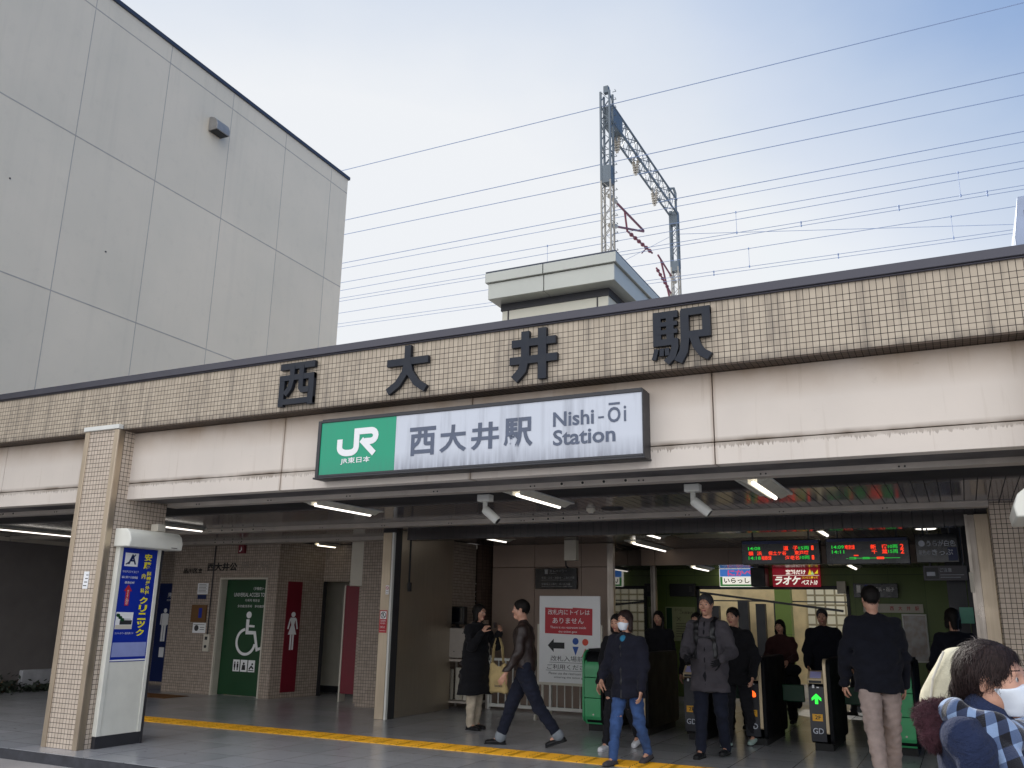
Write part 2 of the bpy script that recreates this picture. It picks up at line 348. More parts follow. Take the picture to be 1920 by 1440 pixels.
def plaid_mat():
    k = NT('plaid scarf wool'); q3 = k.sep(k.n('ShaderNodeTexCoord').outputs['Object'])
    phi = k.math('ARCTAN2', q3[0], k.math('SUBTRACT', q3[1], .045))
    zz = k.math('SUBTRACT', q3[2], k.math('MULTIPLY', q3[1], .5))
    o = [k.math('ADD', k.math('MULTIPLY', phi, 2.4), 40.0), k.math('ADD', k.math('MULTIPLY', zz, 14.0), 40.0)]
    a = k.math('GREATER_THAN', k.math('MODULO', k.math('MULTIPLY', o[0], 1.0), 1.0), .5)
    b = k.math('GREATER_THAN', k.math('MODULO', k.math('MULTIPLY', o[1], 1.0), 1.0), .5)
    c = k.mix(a, lin('15151c'), lin('4c5c7a')); d = k.mix(a, lin('2f3850'), lin('8095b4'))
    k.l(k.mix(b, c, d), k.b.inputs['Base Color']); k.bump(k.noise(k.n('ShaderNodeTexCoord').outputs['Object'], 240, 2), .5, .004)
    k.b.inputs['Sheen Weight'].default_value = .4; return k.fin(.95, 0, .2)
MT['plaid'] = plaid_mat()
# ------------------------------------------------------------------ builders
def root(name, loc, label, cat, group=None):
    o = bpy.data.objects.new(name, None); col.objects.link(o); o.location = loc; o.empty_display_size = .1
    o['label'] = label; o['category'] = cat
    if group: o['group'] = group
    return o
def tag(o, label, cat, group=None):
    o['label'] = label; o['category'] = cat
    if group: o['group'] = group
    return o
def structure(o): o['kind'] = 'structure'; return o
class MB:
    def __init__(s): s.v = []; s.f = []; s.mi = []; s.cur = 0
    def add(s, vs, fs):
        n = len(s.v); s.v += [tuple(map(float, q)) for q in vs]; s.f += [tuple(i+n for i in f) for f in fs]; s.mi += [s.cur]*len(fs); return s
    def box(s, x0, x1, y0, y1, z0, z1, skip=''):
        vs = [(x, y, z) for x in (x0, x1) for y in (y0, y1) for z in (z0, z1)]
        fs = {'l': (0, 1, 3, 2), 'r': (4, 6, 7, 5), 'f': (0, 4, 5, 1), 'b': (2, 3, 7, 6), 'd': (0, 2, 6, 4), 'u': (1, 5, 7, 3)}
        return s.add(vs, [q for k, q in fs.items() if k not in skip])
    def obox(s, c, ax, ay, az, hx, hy, hz):
        """box at c with unit axes and half sizes"""
        c, ax, ay, az = Vector(c), Vector(ax), Vector(ay), Vector(az)
        vs = [c+ax*(hx*i)+ay*(hy*j)+az*(hz*k) for i in (-1, 1) for j in (-1, 1) for k in (-1, 1)]
        return s.add(vs, [(0, 1, 3, 2), (4, 6, 7, 5), (0, 4, 5, 1), (2, 3, 7, 6), (0, 2, 6, 4), (1, 5, 7, 3)])
    def bar(s, a, b, w, h=None, up=(0, 0, 1)):
        a, b = Vector(a), Vector(b); d = (b-a); l = d.length; d.normalize(); u = Vector(up)
        if abs(d.dot(u)) > .98: u = Vector((0, 1, 0))
        x = d.cross(u).normalized(); y = x.cross(d)
        return s.obox((a+b)/2, d, x, y, l/2, w/2, (h or w)/2)
    def prism(s, poly, P):
        """extrude a polygon: P(u, v, t) maps to 3-D, t in (0, 1); handles either winding"""
        n = len(poly); area = sum(poly[i][0]*poly[(i+1) % n][1]-poly[(i+1) % n][0]*poly[i][1] for i in range(n))
        if area < 0: poly = poly[::-1]
        vs = [P(u, v, 0) for u, v in poly]+[P(u, v, 1) for u, v in poly]
        return s.add(vs, [tuple(range(n)), tuple(range(2*n-1, n-1, -1))]+[(i, i+n, (i+1) % n+n, (i+1) % n) for i in range(n)])
    def tube(s, pts, r, n=8, cap=True):
        pts = [Vector(p) for p in pts]; rs = r if isinstance(r, (list, tuple)) else [r]*len(pts); vs = []; u = None
        for i, p in enumerate(pts):
            d = (pts[min(i+1, len(pts)-1)]-pts[max(i-1, 0)]).normalized()
            if u is None: u = d.orthogonal().normalized()
            u = (u-d*u.dot(d)).normalized(); w = d.cross(u)
            vs += [p+(u*math.cos(2*math.pi*k/n)+w*math.sin(2*math.pi*k/n))*rs[i] for k in range(n)]
        fs = [(i*n+k, i*n+(k+1) % n, (i+1)*n+(k+1) % n, (i+1)*n+k) for i in range(len(pts)-1) for k in range(n)]
        if cap: fs += [tuple(range(n-1, -1, -1)), tuple(range((len(pts)-1)*n, len(pts)*n))]
        return s.add(vs, fs)
    def disc(s, c, ax, r, h, n=20):
        a = Vector(ax).normalized(); return s.tube([Vector(c), Vector(c)+a*h], r, n)
    def build(s, name, m, parent=None, smooth=False, bevel=0, origin=None):
        base = Vector(origin) if origin is not None else (parent_loc(parent) if parent else Vector((0, 0, 0)))
        me = bpy.data.meshes.new(name); me.from_pydata([(x-base.x, y-base.y, z-base.z) for x, y, z in s.v], [], s.f); me.update()
        ms = m if isinstance(m, (list, tuple)) else [m]
        for q in ms: me.materials.append(MT[q] if isinstance(q, str) else q)
        if len(ms) > 1: me.polygons.foreach_set('material_index', s.mi)
        if smooth: me.polygons.foreach_set('use_smooth', [True]*len(me.polygons))
        o = bpy.data.objects.new(name, me); col.objects.link(o)
        if parent: o.parent = parent
        else: o.location = base
        if bevel:
            b = o.modifiers.new('bevel', 'BEVEL'); b.width = bevel; b.segments = 2; b.limit_method = 'ANGLE'
        if smooth == 'auto' or bevel: sharp(me)
        return o
def sharp(me, ang=35):
    me.polygons.foreach_set('use_smooth', [True]*len(me.polygons))
    try: me.set_sharp_from_angle(angle=R(ang))
    except Exception: pass
def parent_loc(p):
    v = Vector((0, 0, 0))
    while p: v = v+p.location; p = p.parent
    return v
# planes: map (u, v, depth towards the viewer) to world
def PY(y): return lambda u, v, t=0.0: (u, y-t, v)            # faces -Y
def PX(x): return lambda u, v, t=0.0: (x+t, u, v)            # faces +X
def PO(o, r, up=(0, 0, 1)):
    o, r, up = Vector(o), Vector(r).normalized(), Vector(up).normalized(); n = r.cross(up)
    return lambda u, v, t=0.0: tuple(o+r*u+up*v+n*t)
def flat(P, u0, u1, v0, v1, t0, t1, mb=None):
    mb = mb or MB(); return mb.prism([(u0, v0), (u1, v0), (u1, v1), (u0, v1)], lambda u, v, k: P(u, v, t0+(t1-t0)*k))
def text_geo(body, off=0.0, ext=0.0, res=3):
    c = bpy.data.curves.new('t', 'FONT'); c.body = body; c.offset = off; c.extrude = ext; c.resolution_u = res; c.fill_mode = 'FRONT' if not ext else 'BOTH'
    c.align_x = 'LEFT'; o = bpy.data.objects.new('t', c)
    me = bpy.data.meshes.new_from_object(o); vs = np.array([v.co[:] for v in me.vertices]).reshape(-1, 3); fs = [tuple(p.vertices) for p in me.polygons]
    bpy.data.meshes.remove(me); bpy.data.objects.remove(o); bpy.data.curves.remove(c); return vs, fs
def text(mb, body, P, u0, u1, v0, v1, t=.003, off=0.0, fit=True, res=3):
    """lay a line of text into the rectangle; fit=False keeps the aspect (height rules)"""
    vs, fs = text_geo(body, off, 0, res)
    if not len(vs): return mb
    lo, hi = vs.min(0), vs.max(0); sx = (u1-u0)/max(1e-6, hi[0]-lo[0]); sy = (v1-v0)/max(1e-6, hi[1]-lo[1])
    if not fit: sx = sy
    return mb.add([P(u0+(x-lo[0])*sx, v0+(y-lo[1])*sy, t) for x, y, _ in vs], fs)
def vtext(mb, body, P, u0, u1, v0, v1, t=.003, off=0.0):
    n = len(body); h = (v1-v0)/n
    for i, ch in enumerate(body): text(mb, ch, P, u0, u1, v1-(i+1)*h+h*.06, v1-i*h-h*.06, t, off)
    return mb
def stroke(mb, pts, w, P, t0, t1):
    """thick polyline as an extruded ribbon (local unit coordinates mapped by P)"""
    pts = [Vector((a, b)) for a, b in pts]; ws = w if isinstance(w, (list, tuple)) else [w]*len(pts); Lf, Rt = [], []
    for i, p in enumerate(pts):
        d0 = (p-pts[i-1]).normalized() if i else None; d1 = (pts[i+1]-p).normalized() if i < len(pts)-1 else None
        if d0 is None: n = Vector((-d1.y, d1.x)); k = 1
        elif d1 is None: n = Vector((-d0.y, d0.x)); k = 1
        else:
            n = (Vector((-d0.y, d0.x))+Vector((-d1.y, d1.x))).normalized(); k = min(1.6, 1/max(.3, n.dot(Vector((-d0.y, d0.x)))))
        Lf.append(p+n*k*ws[i]/2); Rt.append(p-n*k*ws[i]/2)
    for i in range(len(pts)-1):
        mb.prism([tuple(Rt[i]), tuple(Rt[i+1]), tuple(Lf[i+1]), tuple(Lf[i])], lambda u, v, k: P(u, v, t0+(t1-t0)*k))
    return mb
def arc(cx, cy, rx, ry, a0, a1, n=8): return [(cx+rx*math.cos(R(a0+(a1-a0)*i/n)), cy+ry*math.sin(R(a0+(a1-a0)*i/n))) for i in range(n+1)]
def circle(mb, P, u, v, r, t0, t1, n=20): return mb.prism(arc(u, v, r, r, 0, 360-360/n, n-1), lambda a, b, k: P(a, b, t0+(t1-t0)*k))
def ring(mb, P, u, v, r0, r1, t0, t1, a0=0, a1=360, n=28):
    for i in range(n):
        b0, b1 = a0+(a1-a0)*i/n, a0+(a1-a0)*(i+1)/n
        q = [(u+r*math.cos(R(b)), v+r*math.sin(R(b))) for r, b in ((r0, b0), (r1, b0), (r1, b1), (r0, b1))]
        mb.prism(q, lambda a, b, k: P(a, b, t0+(t1-t0)*k))
    return mb
# ------------------------------------------------------------------ implicit surfaces (bodies, clothes)
def rc(a, b, ra, rb, s=(1, 1, 1)):
    a, b, s = np.array(a, float), np.array(b, float), np.array(s, float)
    def f(P):
        p = (P-a)*s; ab = (b-a)*s; t = np.clip((p@ab)/max(1e-9, ab@ab), 0, 1)
        return np.linalg.norm(p-t[:, None]*ab, axis=1)-(ra+(rb-ra)*t)
    m = max(ra, rb)/s.min()
    f.lo = np.minimum(a, b)-m; f.hi = np.maximum(a, b)+m; return f
def smin(a, b, k):
    h = np.clip(.5+.5*(b-a)/k, 0, 1); return b+(a-b)*h-k*h*(1-h)
def nets(F, o, h):
    S = F < 0; n = np.array(F.shape)
    c = np.zeros(n-1, int); offs = [(i, j, k) for i in (0, 1) for j in (0, 1) for k in (0, 1)]
    for i, j, k in offs: c += S[i:n[0]-1+i, j:n[1]-1+j, k:n[2]-1+k]
    idx = np.argwhere((c > 0) & (c < 8))
    if not len(idx): return np.zeros((0, 3)), []
    pos = np.zeros((len(idx), 3)); cnt = np.zeros(len(idx)); g = lambda q: F[idx[:, 0]+q[0], idx[:, 1]+q[1], idx[:, 2]+q[2]]
    for q in offs:
        for ax in range(3):
            if q[ax]: continue
            p = list(q); p[ax] = 1; a, b = g(q), g(p); x = (a < 0) != (b < 0); t = np.where(x, a/np.where(x, a-b, 1), 0)
            e = np.array(q, float)[None]+t[:, None]*(np.array(p)-np.array(q))[None]; pos += e*x[:, None]; cnt += x
    V = o+(idx+pos/cnt[:, None])*h; cm = -np.ones(n-1, int); cm[tuple(idx.T)] = np.arange(len(idx)); faces = []
    for ax in range(3):
        u, w = (ax+1) % 3, (ax+2) % 3; sl = [slice(None)]*3; sl[ax] = slice(0, -1); sh = [slice(None)]*3; sh[ax] = slice(1, None)
        A, B = S[tuple(sl)], S[tuple(sh)]; E = np.argwhere(A != B); E = E[(E[:, u] > 0) & (E[:, w] > 0) & (E[:, u] < n[u]-1) & (E[:, w] < n[w]-1)]
        if not len(E): continue
        fl = A[tuple(E.T)]; q = []
        for du, dw in ((-1, -1), (0, -1), (0, 0), (-1, 0)):
            e = E.copy(); e[:, u] += du; e[:, w] += dw; q.append(cm[tuple(e.T)])
        q = np.array(q).T; q[~fl] = q[~fl][:, ::-1]; faces.append(q)
    return V, np.concatenate(faces)
def blob(prims, h, k=.03, cuts=(), post=None, amp=0.0, freq=45.0, seed=0, ks=None, aniso=(1, 1, 1), pad=.02):
    lo = np.min([p.lo for p in prims], 0)-pad-2*h; hi = np.max([p.hi for p in prims], 0)+pad+2*h; n = np.ceil((hi-lo)/h).astype(int)+1
    G = np.stack(np.meshgrid(*[lo[i]+h*np.arange(n[i]) for i in range(3)], indexing='ij'), -1).reshape(-1, 3)
    F = None
    for i, p in enumerate(prims):
        d = p(G); F = d if F is None else smin(F, d, ks[i] if ks else k)
    for p, kk in cuts: F = -smin(-F, p(G), kk)
    if post: F = post(G, F)
    if amp:
        r = np.random.default_rng(seed); w = np.zeros(len(G)); near = np.abs(F) < .08
        Q = G[near]*np.array(aniso)
        for _ in range(7):
            d = r.normal(size=3); d /= np.linalg.norm(d); w[near] += np.sin(Q@d*freq*r.uniform(.5, 1.5)+r.uniform(0, 6.3)+.8*np.sin(Q@r.normal(size=3)*freq*.4))
        F = F+amp*w/2.2
    return nets(F.reshape(n), lo, h)
def mesh_from(name, parts, mats, parent, loc=None):
    """parts: list of (V, F, material index or per-face function)"""
    vs, fs, mi = [], [], []; n = 0
    for V, Fc, m in parts:
        if not len(V): continue
        Fc = np.array(Fc); vs.append(V); fs.append(Fc+n); n += len(V)
        mi.append(np.full(len(Fc), m) if not callable(m) else m(V[Fc].mean(1)))
    me = bpy.data.meshes.new(name); me.from_pydata(np.concatenate(vs).tolist(), [], np.concatenate(fs).tolist())
    for q in mats: me.materials.append(MT[q] if isinstance(q, str) else q)
    me.polygons.foreach_set('material_index', np.concatenate(mi).astype(np.int32)); me.polygons.foreach_set('use_smooth', [True]*len(me.polygons)); me.update()
    o = bpy.data.objects.new(name, me); col.objects.link(o)
    if parent: o.parent = parent
    if loc is not None: o.location = loc
    return o
# ------------------------------------------------------------------ ground
structure(MB().box(-150, 150, -150, 6.81, -.6, -.1).build('road', 'road'))
structure(MB().box(-17.2, 8, 6.86, 30, -.5, 0).build('station_floor', 'floor'))
structure(MB().box(-17.2, 8, 6.812, 6.858, -.5, -.004).build('kerb', 'kerb'))
_t = MB()
for i in range(46):
    x = -11.3+i*.3
    _t.box(x+.004, x+.296, 9.42, 9.86, .0, .006)
    for j in range(6): _t.box(x+.03, x+.27, 9.44+j*.072, 9.47+j*.072, .006, .011)
structure(_t.build('tactile_path', 'tactile'))
_t = MB()
for i in range(5):
    for j in range(2):
        x, y = -14.3+i*.3, 11.95+j*.3; _t.box(x+.004, x+.296, y+.004, y+.296, 0, .006)
        for a in range(5):
            for b in range(5): _t.box(x+.03+a*.055, x+.06+a*.055, y+.03+b*.055, y+.06+b*.055, .006, .011)
structure(_t.build('tactile_patch_by_toilets', 'tactile_brown')).name = 'tactile_path'

# ------------------------------------------------------------------ station building
XL, XR = -16.05, 6.0
st = root('station_building', (-4, 7.2, 0), 'low railway station building with a beige tiled fascia over a white concrete band', 'station')
MB().box(XL, XR, 7.17, 7.40, 3.605, 4.178).build('tiled_fascia', 'fascia_tile', st)
MB().box(XL, XR, 7.175, 7.40, 3.59, 3.603).build('fascia_soffit', 'soffit_tile', st)
c = MB(); c.box(XL, XR, 7.13, 7.55, 4.18, 4.262); c.box(XL, XR, 7.145, 7.169, 4.165, 4.179); c.build('roof_coping', 'coping', st, bevel=.006)
# lightning conductor along the coping
c = MB(); pts = [(x, 7.42, 4.335+.006*math.sin(x*3)) for x in np.linspace(XL, 3, 60)]; c.tube(pts, .011, 6); c.build('roof_cable', 'dark', st)
for i in range(11):
    c = MB(); x = -13.6+i*1.55; c.box(x-.02, x+.02, 7.40, 7.44, 4.262, 4.345); c.box(x-.03, x+.03, 7.39, 7.45, 4.325, 4.352); c.build('cable_clip', 'coping', st)
# white precast panels with open joints, dark backing
jo = [-16.0, -13.6, -11.27, -8.89, -6.51, -4.15, -1.77, .61, 3.0, 6.0]
for i in range(len(jo)-1):
    a, b = jo[i]+.004, jo[i+1]-.004
    p = MB(); p.box(a, b, 7.37, 7.50, 2.976, 3.588); p.box(a, b, 7.366, 7.50, 2.78, 2.968); p.build('white_panel', 'white_panel', st, bevel=.004)
MB().box(XL, XR, 7.50, 7.60, 2.80, 4.17).build('panel_backing', 'dark', st)
MB().box(XL, XR, 7.6, 18.6, 2.95, 4.0).build('roof_slab', 'concrete_dark', st)
MB().box(XL, XR, 7.50, 7.905, 2.792, 2.83).build('front_soffit', 'soffit', st)
MB().box(XL, XR, 7.907, 10.72, 2.80, 2.84).build('ceiling', 'ceiling', st)
MB().box(XL, XR, 10.722, 12.6, 2.795, 2.84).build('ceiling', 'ceiling', st)
MB().box(XL, -8.0, 12.602, 14.3, 2.80, 2.84).build('ceiling', 'ceiling', st)
MB().box(-7.998, XR, 12.602, 16.5, 2.80, 2.84).build('hall_ceiling', 'hall_ceiling', st)
MB().box(-7.998, XR, 16.62, 18.6, 2.53, 2.57).build('hall_ceiling', 'hall_ceiling', st)
b = MB()
for i in range(8): b.box(-8+i*1.4+.004, -6.6+i*1.4-.004, 16.502, 16.618, 2.50, 2.80)
b.build('ceiling_bulkhead', 'beige_panel', st)
MB().box(-4.0, -1.9, 12.4, 14.25, 2.785, 2.799).build('embossed_ceiling_panel', 'embossed', st)
# ceiling rails with punched speaker holes
def rail(y0, y1, x0, x1, z, holes):
    r = MB(); r.box(x0, x1, y0, y1, z, 2.80)
    r.box(x0, x1, y0-.012, y0, 2.785, 2.80)
    o = r.build('ceiling_rail', 'rail', st, bevel=.003)
    h = MB(); s = MB()
    for x in holes:
        for k in range(4): h.disc((x+k*.22, y0-.003, (z+2.80)/2), (0, -1, 0), .014, .004, 14); s.disc((x+k*.22, y0-.001, (z+2.80)/2), (0, -1, 0), .021, .002, 14)
    h.build('hole', 'black', o); s.build('hole_rim', 'cream', o)
    s = MB(); x = x0+.5
    while x < x1:
        for d in (0, .045): s.disc((x+d, y0-.001, z+.02), (0, -1, 0), .008, .004, 8)
        x += 1.13
    s.build('screw', 'black', o)
rail(7.91, 8.06, -15.9, -9.45, 2.745, (-12.4,)); rail(7.91, 8.06, -8.78, .6, 2.745, (-3.42,))
rail(10.72, 10.88, -15.9, .34, 2.735, (-10.6, -5.05)); rail(12.60, 12.86, -15.9, -8.4, 2.735, (-12.6,))
# pillars
def pillar(x0, x1, nm='pillar'):
    MB().box(x0+.012, x1-.012, 7.132, 7.98, 0, 3.60).build(nm, 'pillar_tile', st)
    t = MB()
    for a, b in ((x0, x0+.075), (x1-.075, x1)): t.box(a, b, 7.12, 7.131, 0, 3.60)
    t.box(x0, x0+.011, 7.131, 7.21, 0, 3.60); t.box(x1-.011, x1, 7.131, 7.21, 0, 3.60)
    t.build('corner_trim', 'steel_warm', st, bevel=.003)
    MB().box(x0-.012, x1+.012, 7.10, 7.169, 3.602, 3.655).build('pillar_cap', 'white_paint', st, bevel=.004)
pillar(-9.44, -8.85); pillar(.66, 1.25)
# right return wall and shutter guide
MB().box(.345, XR, 11.0, 11.5, 0, 2.795).build('tiled_wall', 'pillar_tile', st)
t = MB(); t.box(.20, .343, 11.46, 11.53, 0, 2.735); t.build('shutter_guide', 'steel_warm', st, bevel=.004)
t = MB(); t.box(.10, .135, 11.46, 11.50, 0, 2.735); t.box(.135, .20, 11.52, 11.56, 0, 2.735); t.build('guide_edge', 'steel', st)
MB().box(-7.6, .345, 11.57, 11.80, 2.62, 2.795).build('shutter_box', 'hall_ceiling', st)
# left shutter post and shutter pocket
MB().box(-7.995, -7.835, 11.50, 11.55, 0, 2.735).build('shutter_post', 'steel_warm', st, bevel=.004)
MB().box(-7.833, -7.80, 11.51, 11.56, 0, 2.735).build('guide_edge', 'white_paint', st)
t = MB(); t.box(-8.04, -7.80, 11.562, 11.74, 0, 2.79); t.build('shutter_slot', 'dark', st)
t = MB(); t.box(-8.04, -7.83, 11.745, 12.38, 0, 2.79); t.box(-8.04, -7.84, 12.39, 12.93, 0, 2.79); t.box(-8.04, -7.855, 12.94, 13.45, 0, 2.79); t.build('shutter_pocket', 'steel_dark', st, bevel=.004)
t = MB(); t.box(-7.86, -7.80, 12.0, 12.07, 1.86, 2.0); t.box(-7.86, -7.82, 12.01, 12.05, 2.0, 2.7); t.build('key_box', 'dark', st, bevel=.003)
MB().box(-9.30, -8.045, 12.8, 14.6, 0, 2.79).build('tiled_wall', 'wall_tile', st)
MB().box(-9.72, -9.302, 13.02, 13.3, 1.98, 2.79).build('pipe_casing', 'cream', st, bevel=.006)
# hall interior
MB().box(-10.2, -7.86, 15.6, 15.8, 0, 2.795).build('brown_tile_wall', 'dark_brick', st)
MB().box(-8.04, -7.9, 14.62, 15.6, 0, 2.795).build('brown_tile_wall', 'dark_brick', st)
# beige elevator block with grooves
bw = MB(); xs = [-7.85, -6.98, -6.06, -5.47]
for i in range(3):
    bw.box(xs[i]+.004, xs[i+1]-.004, 14.9, 15.1, 0, 2.38); bw.box(xs[i]+.004, xs[i+1]-.004, 14.9, 15.1, 2.39, 2.795)
bw.box(-5.60, -5.475, 15.1, 17.2, 0, .35)
bw.build('elevator_wall', 'beige_panel', st)
MB().box(-7.85, -5.62, 15.12, 17.4, 0, 2.79).build('elevator_shaft', 'dark', st)
t = MB(); t.box(-5.56, -5.44, 14.86, 14.95, 0, 2.79); t.box(-5.56, -5.42, 17.2, 17.32, 0, 2.79); t.build('window_post', 'steel', st, bevel=.004)
MB().box(-5.50, -5.47, 14.96, 17.19, .35, 2.79).build('office_window', 'dark_glass', st)
# back wall with the way out to the yard
t = MB(); t.box(-6.6, -4.9, 18.45, 18.6, 0, 2.53); t.box(-1.98, .2, 18.45, 18.6, 0, 2.53); t.box(-4.9, -1.98, 18.45, 18.6, 2.17, 2.53); t.build('green_wall', 'green_wall', st)
t = MB(); t.box(-4.93, -4.87, 18.42, 18.449, 0, 2.17); t.box(-2.01, -1.95, 18.42, 18.449, 0, 2.17); t.box(-4.93, -1.95, 18.42, 18.449, 2.12, 2.19); t.build('opening_frame', 'black', st)
MB().box(-.18, .05, 13.4, 18.44, 0, 2.79).build('counter_wall', 'dark', st)
MB().box(-1.96, -.2, 18.40, 18.448, 0, .14).build('skirting', 'concrete_dark', st)
MB().box(-6.62, -6.5, 17.4, 18.44, 0, 2.79).build('green_wall', 'green_wall', st)
# yard behind: cream walls, frosted grid window, green column
MB().box(-9, 2, 24.0, 24.2, 0, 5.5).build('yard_wall', 'yard_wall', st)
MB().box(-3.55, -2.2, 23.9, 23.99, .85, 4.2).build('yard_window', 'yard_grid', st)
MB().box(-4.12, -3.75, 22.6, 22.9, 0, 4.5).build('yard_column', 'green_wall', st)
t = MB()
for x, z in ((-6.3, 1.3), (-5.9, .9), (-5.2, 1.4), (-4.75, 1.1), (-4.3, 1.2)): t.box(x, x+.12+.1*z, 23.4, 23.6, .2, 1.6+z*.3)
t.build('yard_cabinet', 'dark', st)
t = MB(); t.bar((-6.5, 22.4, 2.25), (-2.4, 21.2, 1.75), .05); t.bar((-6.4, 23.2, 2.0), (-1.5, 23.2, 1.98), .03); t.build('yard_pipe', 'dark', st)
MB().box(-9, -8.85, 18.6, 24, 0, 5.5).build('yard_side_wall', 'yard_wall', st); MB().box(1.0, 1.2, 18.6, 24, 0, 5.5).build('yard_side_wall', 'yard_wall', st)
# dark strip closing the hall on the right
MB().box(.06, .345, 13.4, 13.6, 0, 2.79).build('counter_return_wall', 'dark', st)

# ------------------------------------------------------------------ toilet block under the left bay
tb = root('restroom_block', (-12.6, 12.97, 0), 'tiled public restroom block with a green door under the left part of the canopy', 'restrooms')
w = MB(); w.box(-13.99, -12.70, 12.97, 13.25, 0, 2.795); w.box(-11.585, -11.33, 12.97, 13.25, 0, 2.795); w.box(-12.70, -11.585, 12.97, 13.25, 2.10, 2.795)
w.box(-13.99, -13.7, 13.25, 14.1, 0, 2.795)
a, b2 = Vector((-11.33, 12.975, 0)), Vector((-11.09, 14.02, 0))
w.prism([(-11.33, 12.975), (-11.09, 14.02), (-11.4, 14.02), (-11.6, 13.25)], lambda u, v, k: (u, v, 2.79*k))
w.box(-11.40, -10.02, 14.02, 14.10, 2.10, 2.795); w.box(-10.02, -9.3, 14.02, 14.2, 0, 2.795)
w.box(-16.0, -13.99, 14.1, 14.3, 0, 2.795)
w.build('tiled_wall', 'wall_tile', tb)
t = MB(); t.box(-12.73, -12.70, 12.95, 12.969, 0, 2.13); t.box(-11.585, -11.555, 12.95, 12.969, 0, 2.13); t.box(-12.70, -11.585, 12.95, 12.969, 2.10, 2.13)
t.box(-12.70, -12.69, 12.97, 13.12, 0, 2.10); t.build('door_frame', 'cream', tb, bevel=.003)
dr = MB().box(-12.69, -11.59, 13.12, 13.16, .01, 2.095).build('door', 'deepgreen', tb)
P = PY(13.119)
lt = MB()
text(lt, '（多機能トイレ）', P, -12.02, -11.62, 1.905, 1.965); text(lt, 'UNIVERSAL ACCESS TOILET', P, -12.49, -11.60, 1.785, 1.855)
text(lt, '다목적 화장실', P, -12.2, -11.85, 1.69, 1.74); text(lt, '多功能洗手间　多功能廁所', P, -12.38, -11.66, 1.585, 1.635)
lt.build('lettering', 'white_print', dr); lt = MB()
circle(lt, P, -12.075, 1.45, .062, 0, .004)
stroke(lt, [(-12.09, 1.37), (-12.09, 1.13), (-11.90, 1.13), (-11.815, .83), (-11.70, .865)], [.075, .065, .06, .055, .045], P, 0, .004)
stroke(lt, [(-12.09, 1.25), (-11.915, 1.245)], .04, P, .0045, .006)
ring(lt, P, -12.10, .965, .20, .25, 0, .004, 100, 350, 30)
lt.build('wheelchair_symbol', 'white_print', dr)
for i, kind in enumerate('abc'):
    pp = flat(P, -12.36+i*.185, -12.20+i*.185, .43, .64, 0, .003).build('pictogram_plate', 'white_print', dr); lt = MB()
    u = -12.28+i*.185
    if kind == 'a':
        for d in (-.035, .035): circle(lt, P, u+d, .59, .016, .004, .006, 12); flat(P, u+d-.02, u+d+.02, .50, .57, .004, .006, lt); flat(P, u+d-.012, u+d+.012, .45, .50, .004, .006, lt)
    elif kind == 'b': circle(lt, P, u, .575, .022, .004, .006, 12); lt.prism([(u-.045, .46), (u+.045, .46), (u+.035, .55), (u-.035, .55)], lambda a, b, k: P(a, b, .004+.002*k))
    else: circle(lt, P, u+.02, .57, .02, .004, .006, 12); stroke(lt, [(u-.05, .48), (u+.0, .53), (u+.05, .49)], .03, P, .004, .006); flat(P, u-.06, u+.06, .45, .465, .004, .006, lt)
    lt.build('pictogram', 'black_print', pp)
P = PY(12.97)
lt = MB(); text(lt, '品川区立', P, -13.72, -13.22, 2.215, 2.315, .012, .03); text(lt, '西大井公', P, -13.10, -12.33, 2.255, 2.415, .012, .035); lt.build('lettering', 'black_print', tb)
lt = MB(); text(lt, '衆便所', P, -12.25, -11.55, 2.275, 2.43, .012, .012); lt.build('lettering', mat('faded lettering', '8a8078', .4, .4), tb)['label'] = 'faded pale lettering at the end of the wall sign'
cdu = MB(); cdu.tube([(-12.925, 12.955, 2.79), (-12.925, 12.955, 1.07)], .012, 8); cdu.build('conduit', 'dark', tb)
ic = MB().box(-12.98, -12.83, 12.92, 12.969, .77, 1.08).build('intercom', 'cream', tb, bevel=.006)
q = MB(); q.disc((-12.905, 12.919, .86), (0, -1, 0), .028, .012); q.box(-12.935, -12.875, 12.914, 12.919, .98, 1.04); q.build('button', 'dark', ic)
bl = MB().box(-12.30, -12.15, 12.90, 12.969, 2.58, 2.74).build('fire_bell', 'darkred', tb, bevel=.01)
q = MB(); text(q, '♪', PY(12.899), -12.26, -12.19, 2.61, 2.71); q.build('mark', 'white_print', bl)
MB().box(-12.29, -12.12, 12.86, 12.969, 2.745, 2.79).build('bell_bracket', 'cream', tb)
# men's and women's panels
q = MB(); q.box(-15.55, -15.16, 14.075, 14.099, .06, 2.07); bp = q.build('men_panel', 'navy_panel', tb); P = PY(14.074)
def man(lt, P, u, v, s, skirt):
    circle(lt, P, u, v+.52*s, .075*s, 0, .004)
    if skirt:
        lt.prism([(u-.10*s, v+.43*s), (u+.10*s, v+.43*s), (u+.05*s, v+.22*s), (u+.15*s, v-.06*s), (u-.15*s, v-.06*s), (u-.05*s, v+.22*s)], lambda a, b, k: P(a, b, .004*k))
        for d in (-1, 1):
            stroke(lt, [(u+d*.10*s, v+.40*s), (u+d*.17*s, v+.10*s)], .05*s, P, .005, .007)
            flat(P, u+min(d*.015, d*.07)*s, u+max(d*.015, d*.07)*s, v-.5*s, v-.062*s, 0, .004, lt)
    else:
        flat(P, u-.12*s, u+.12*s, v+.02*s, v+.43*s, 0, .004, lt)
        for d in (-1, 1): stroke(lt, [(u+d*.155*s, v+.41*s), (u+d*.16*s, v+.05*s)], .055*s, P, .005, .007); flat(P, u+min(d*.012, d*.10)*s, u+max(d*.012, d*.10)*s, v-.5*s, v+.018*s, 0, .004, lt)
